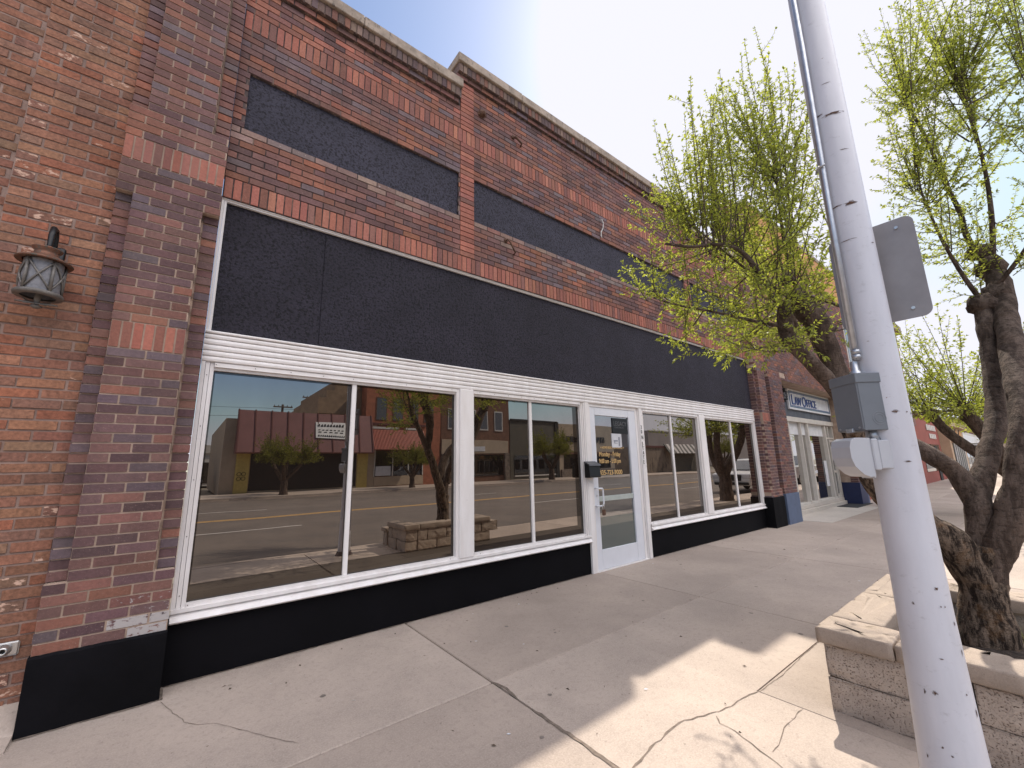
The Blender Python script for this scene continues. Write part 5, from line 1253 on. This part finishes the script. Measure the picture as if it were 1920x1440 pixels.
# ---- vehicles
def car(name, label, cat, loc, rz, paint, kind='suv'):
    r_ = thing(name, label, cat, (0, 0, 0))
    if kind == 'pickup':
        low = [(-2.85, .45), (2.8, .45), (2.9, .75), (2.82, 1.08), (1.25, 1.22), (-.9, 1.22), (-.95, 1.18), (-2.85, 1.2)]; top = [(-.95, 1.2), (1.3, 1.2), (.72, 1.86), (-.75, 1.9)]; W_, wb = 1.95, (1.85, -1.75)
    elif kind == 'van':
        low = [(-2.9, .45), (2.7, .45), (2.85, .8), (2.75, 1.2), (2.0, 1.45), (-2.9, 1.45)]; top = [(-2.9, 1.44), (2.05, 1.44), (1.3, 2.5), (-2.85, 2.55)]; W_, wb = 2.0, (1.75, -1.8)
    else:
        low = [(-2.3, .4), (2.25, .38), (2.36, .65), (2.28, .98), (1.15, 1.1), (-2.28, 1.12)]; top = [(-2.22, 1.1), (1.2, 1.09), (.45, 1.66), (-1.75, 1.72)]; W_, wb = 1.9, (1.4, -1.4)
    mb = MB(); h = W_ / 2
    mb.prism(low, 1, -h, h)
    n = len(top); ins = .16
    zmin = min(p[1] for p in top)
    v = [(x, -h + .04 + (ins if z > zmin + .2 else 0), z) for x, z in top] + [(x, h - .04 - (ins if z > zmin + .2 else 0), z) for x, z in top]
    mb.add(v, [tuple(range(n))[::-1], tuple(range(n, 2 * n))] + [(i, (i + 1) % n, n + (i + 1) % n, n + i) for i in range(n)])
    body = mb.build('body', paint, r_); bv_ = body.modifiers.new('bevel', 'BEVEL'); bv_.width = .07; bv_.segments = 2; bv_.limit_method = 'ANGLE'
    (ax, az), (bx, bz), (cx_, cz_), (dx, dz) = top
    g = MB()
    for s in (-1, 1):
        yb_ = s * (h - .035); yt = s * (h - .04 - ins + .008)
        f_ = lambda k: (ax + (bx - ax) * k, dx + (cx_ - dx) * k)
        for k0, k1 in ((.06, .46), (.5, .9)):
            if kind == 'van' and k0 < .3: continue
            a0, a1 = f_(k0); b0, b1 = f_(k1); e = .14
            g.add([(a0 + (a1 - a0) * .1, yb_ + (yt - yb_) * .1, az + .06), (b0 + (b1 - b0) * .1, yb_ + (yt - yb_) * .1, bz + .06), (b0 + (b1 - b0) * .85, yb_ + (yt - yb_) * .85, bz + (cz_ - bz) * .85), (a0 + (a1 - a0) * .85, yb_ + (yt - yb_) * .85, az + (dz - az) * .85)], [(0, 1, 2, 3)[::-s]])
    g.add([(bx - .03, -h + .15, bz + .05), (bx - .03, h - .15, bz + .05), (cx_ + .06, h - .3, cz_ - .06), (cx_ + .06, -h + .3, cz_ - .06)], [(0, 1, 2, 3)])
    for i in range(len(g.v)): 
        x, y, z = g.v[i]; g.v[i] = (x + (.05 if i >= len(g.v) - 4 else 0), y * 1.012, z + (.02 if i >= len(g.v) - 4 else 0))
    g.build('window', M['car_glass'], r_)
    for x in wb:
        for s in (-1, 1):
            mb = MB(); mb.lathe([(0, -.11), (.3, -.11), (.36, -.07), (.36, .07), (.3, .11), (0, .11)], (x, s * (h - .1), .36), 18, 0, 1); w = mb.build('wheel', M['rubber'], r_, True)
            mb = MB(); mb.lathe([(0, s * .115), (.2, s * .12), (.23, s * .112)], (x, s * (h - .1), .36), 14, 0, 1); mb.build('rim', M['steel'], w)
    fx = low[2][0]
    mb = MB(); mb.cbox(fx - .12, fx + .015, -h * .55, h * .55, .62, .92, .02); mb.cbox(fx - .15, fx + .01, -h * .9, h * .9, .42, .55, .02); mb.build('grille', M['black_metal'], r_)
    for s in (-1, 1):
        mb = MB(); mb.cbox(fx - .2, fx + .005, s * h * .8 - .2, s * h * .8 + .2, .74, .93, .02); mb.build('headlight', M['lamp_glass'], r_)
        mb = MB(); mb.cbox(bx - .35, bx - .2, s * (h + .12) - .1, s * (h + .12) + .1, bz + .02, bz + .18, .02); mb.build('wing_mirror', paint, r_)
    r_.location = loc; r_.rotation_euler = (0, 0, rz)
    return r_
car('parked_suv', 'white suv with a dark grille parked along the near kerb past the planter', 'suv', (24.3, -5.9, -.15), math.pi, M['car_white'])
car('pickup_truck', 'white pickup truck parked along the near kerb behind the white suv', 'pickup truck', (32.5, -5.9, -.15), math.pi, M['car_white'], 'pickup')
car('parked_suv', 'black suv standing in the lot beside the mansard shop across the street', 'suv', (-.2, -33.5, 0), RAD(80), M['car_black'])
car('delivery_van', 'white van parked far across the street near the brown block', 'van', (88, -44, -.1), RAD(150), M['car_white'], 'van')
car('pickup_truck', 'silver pickup truck parked far across the street by the grey warehouse', 'pickup truck', (115, -45, -.1), RAD(150), M['car_silver'], 'pickup')
car('parked_car', 'dark car parked far across the street between the van and the silver pickup', 'car', (101, -45, -.1), RAD(160), M['car_black'])
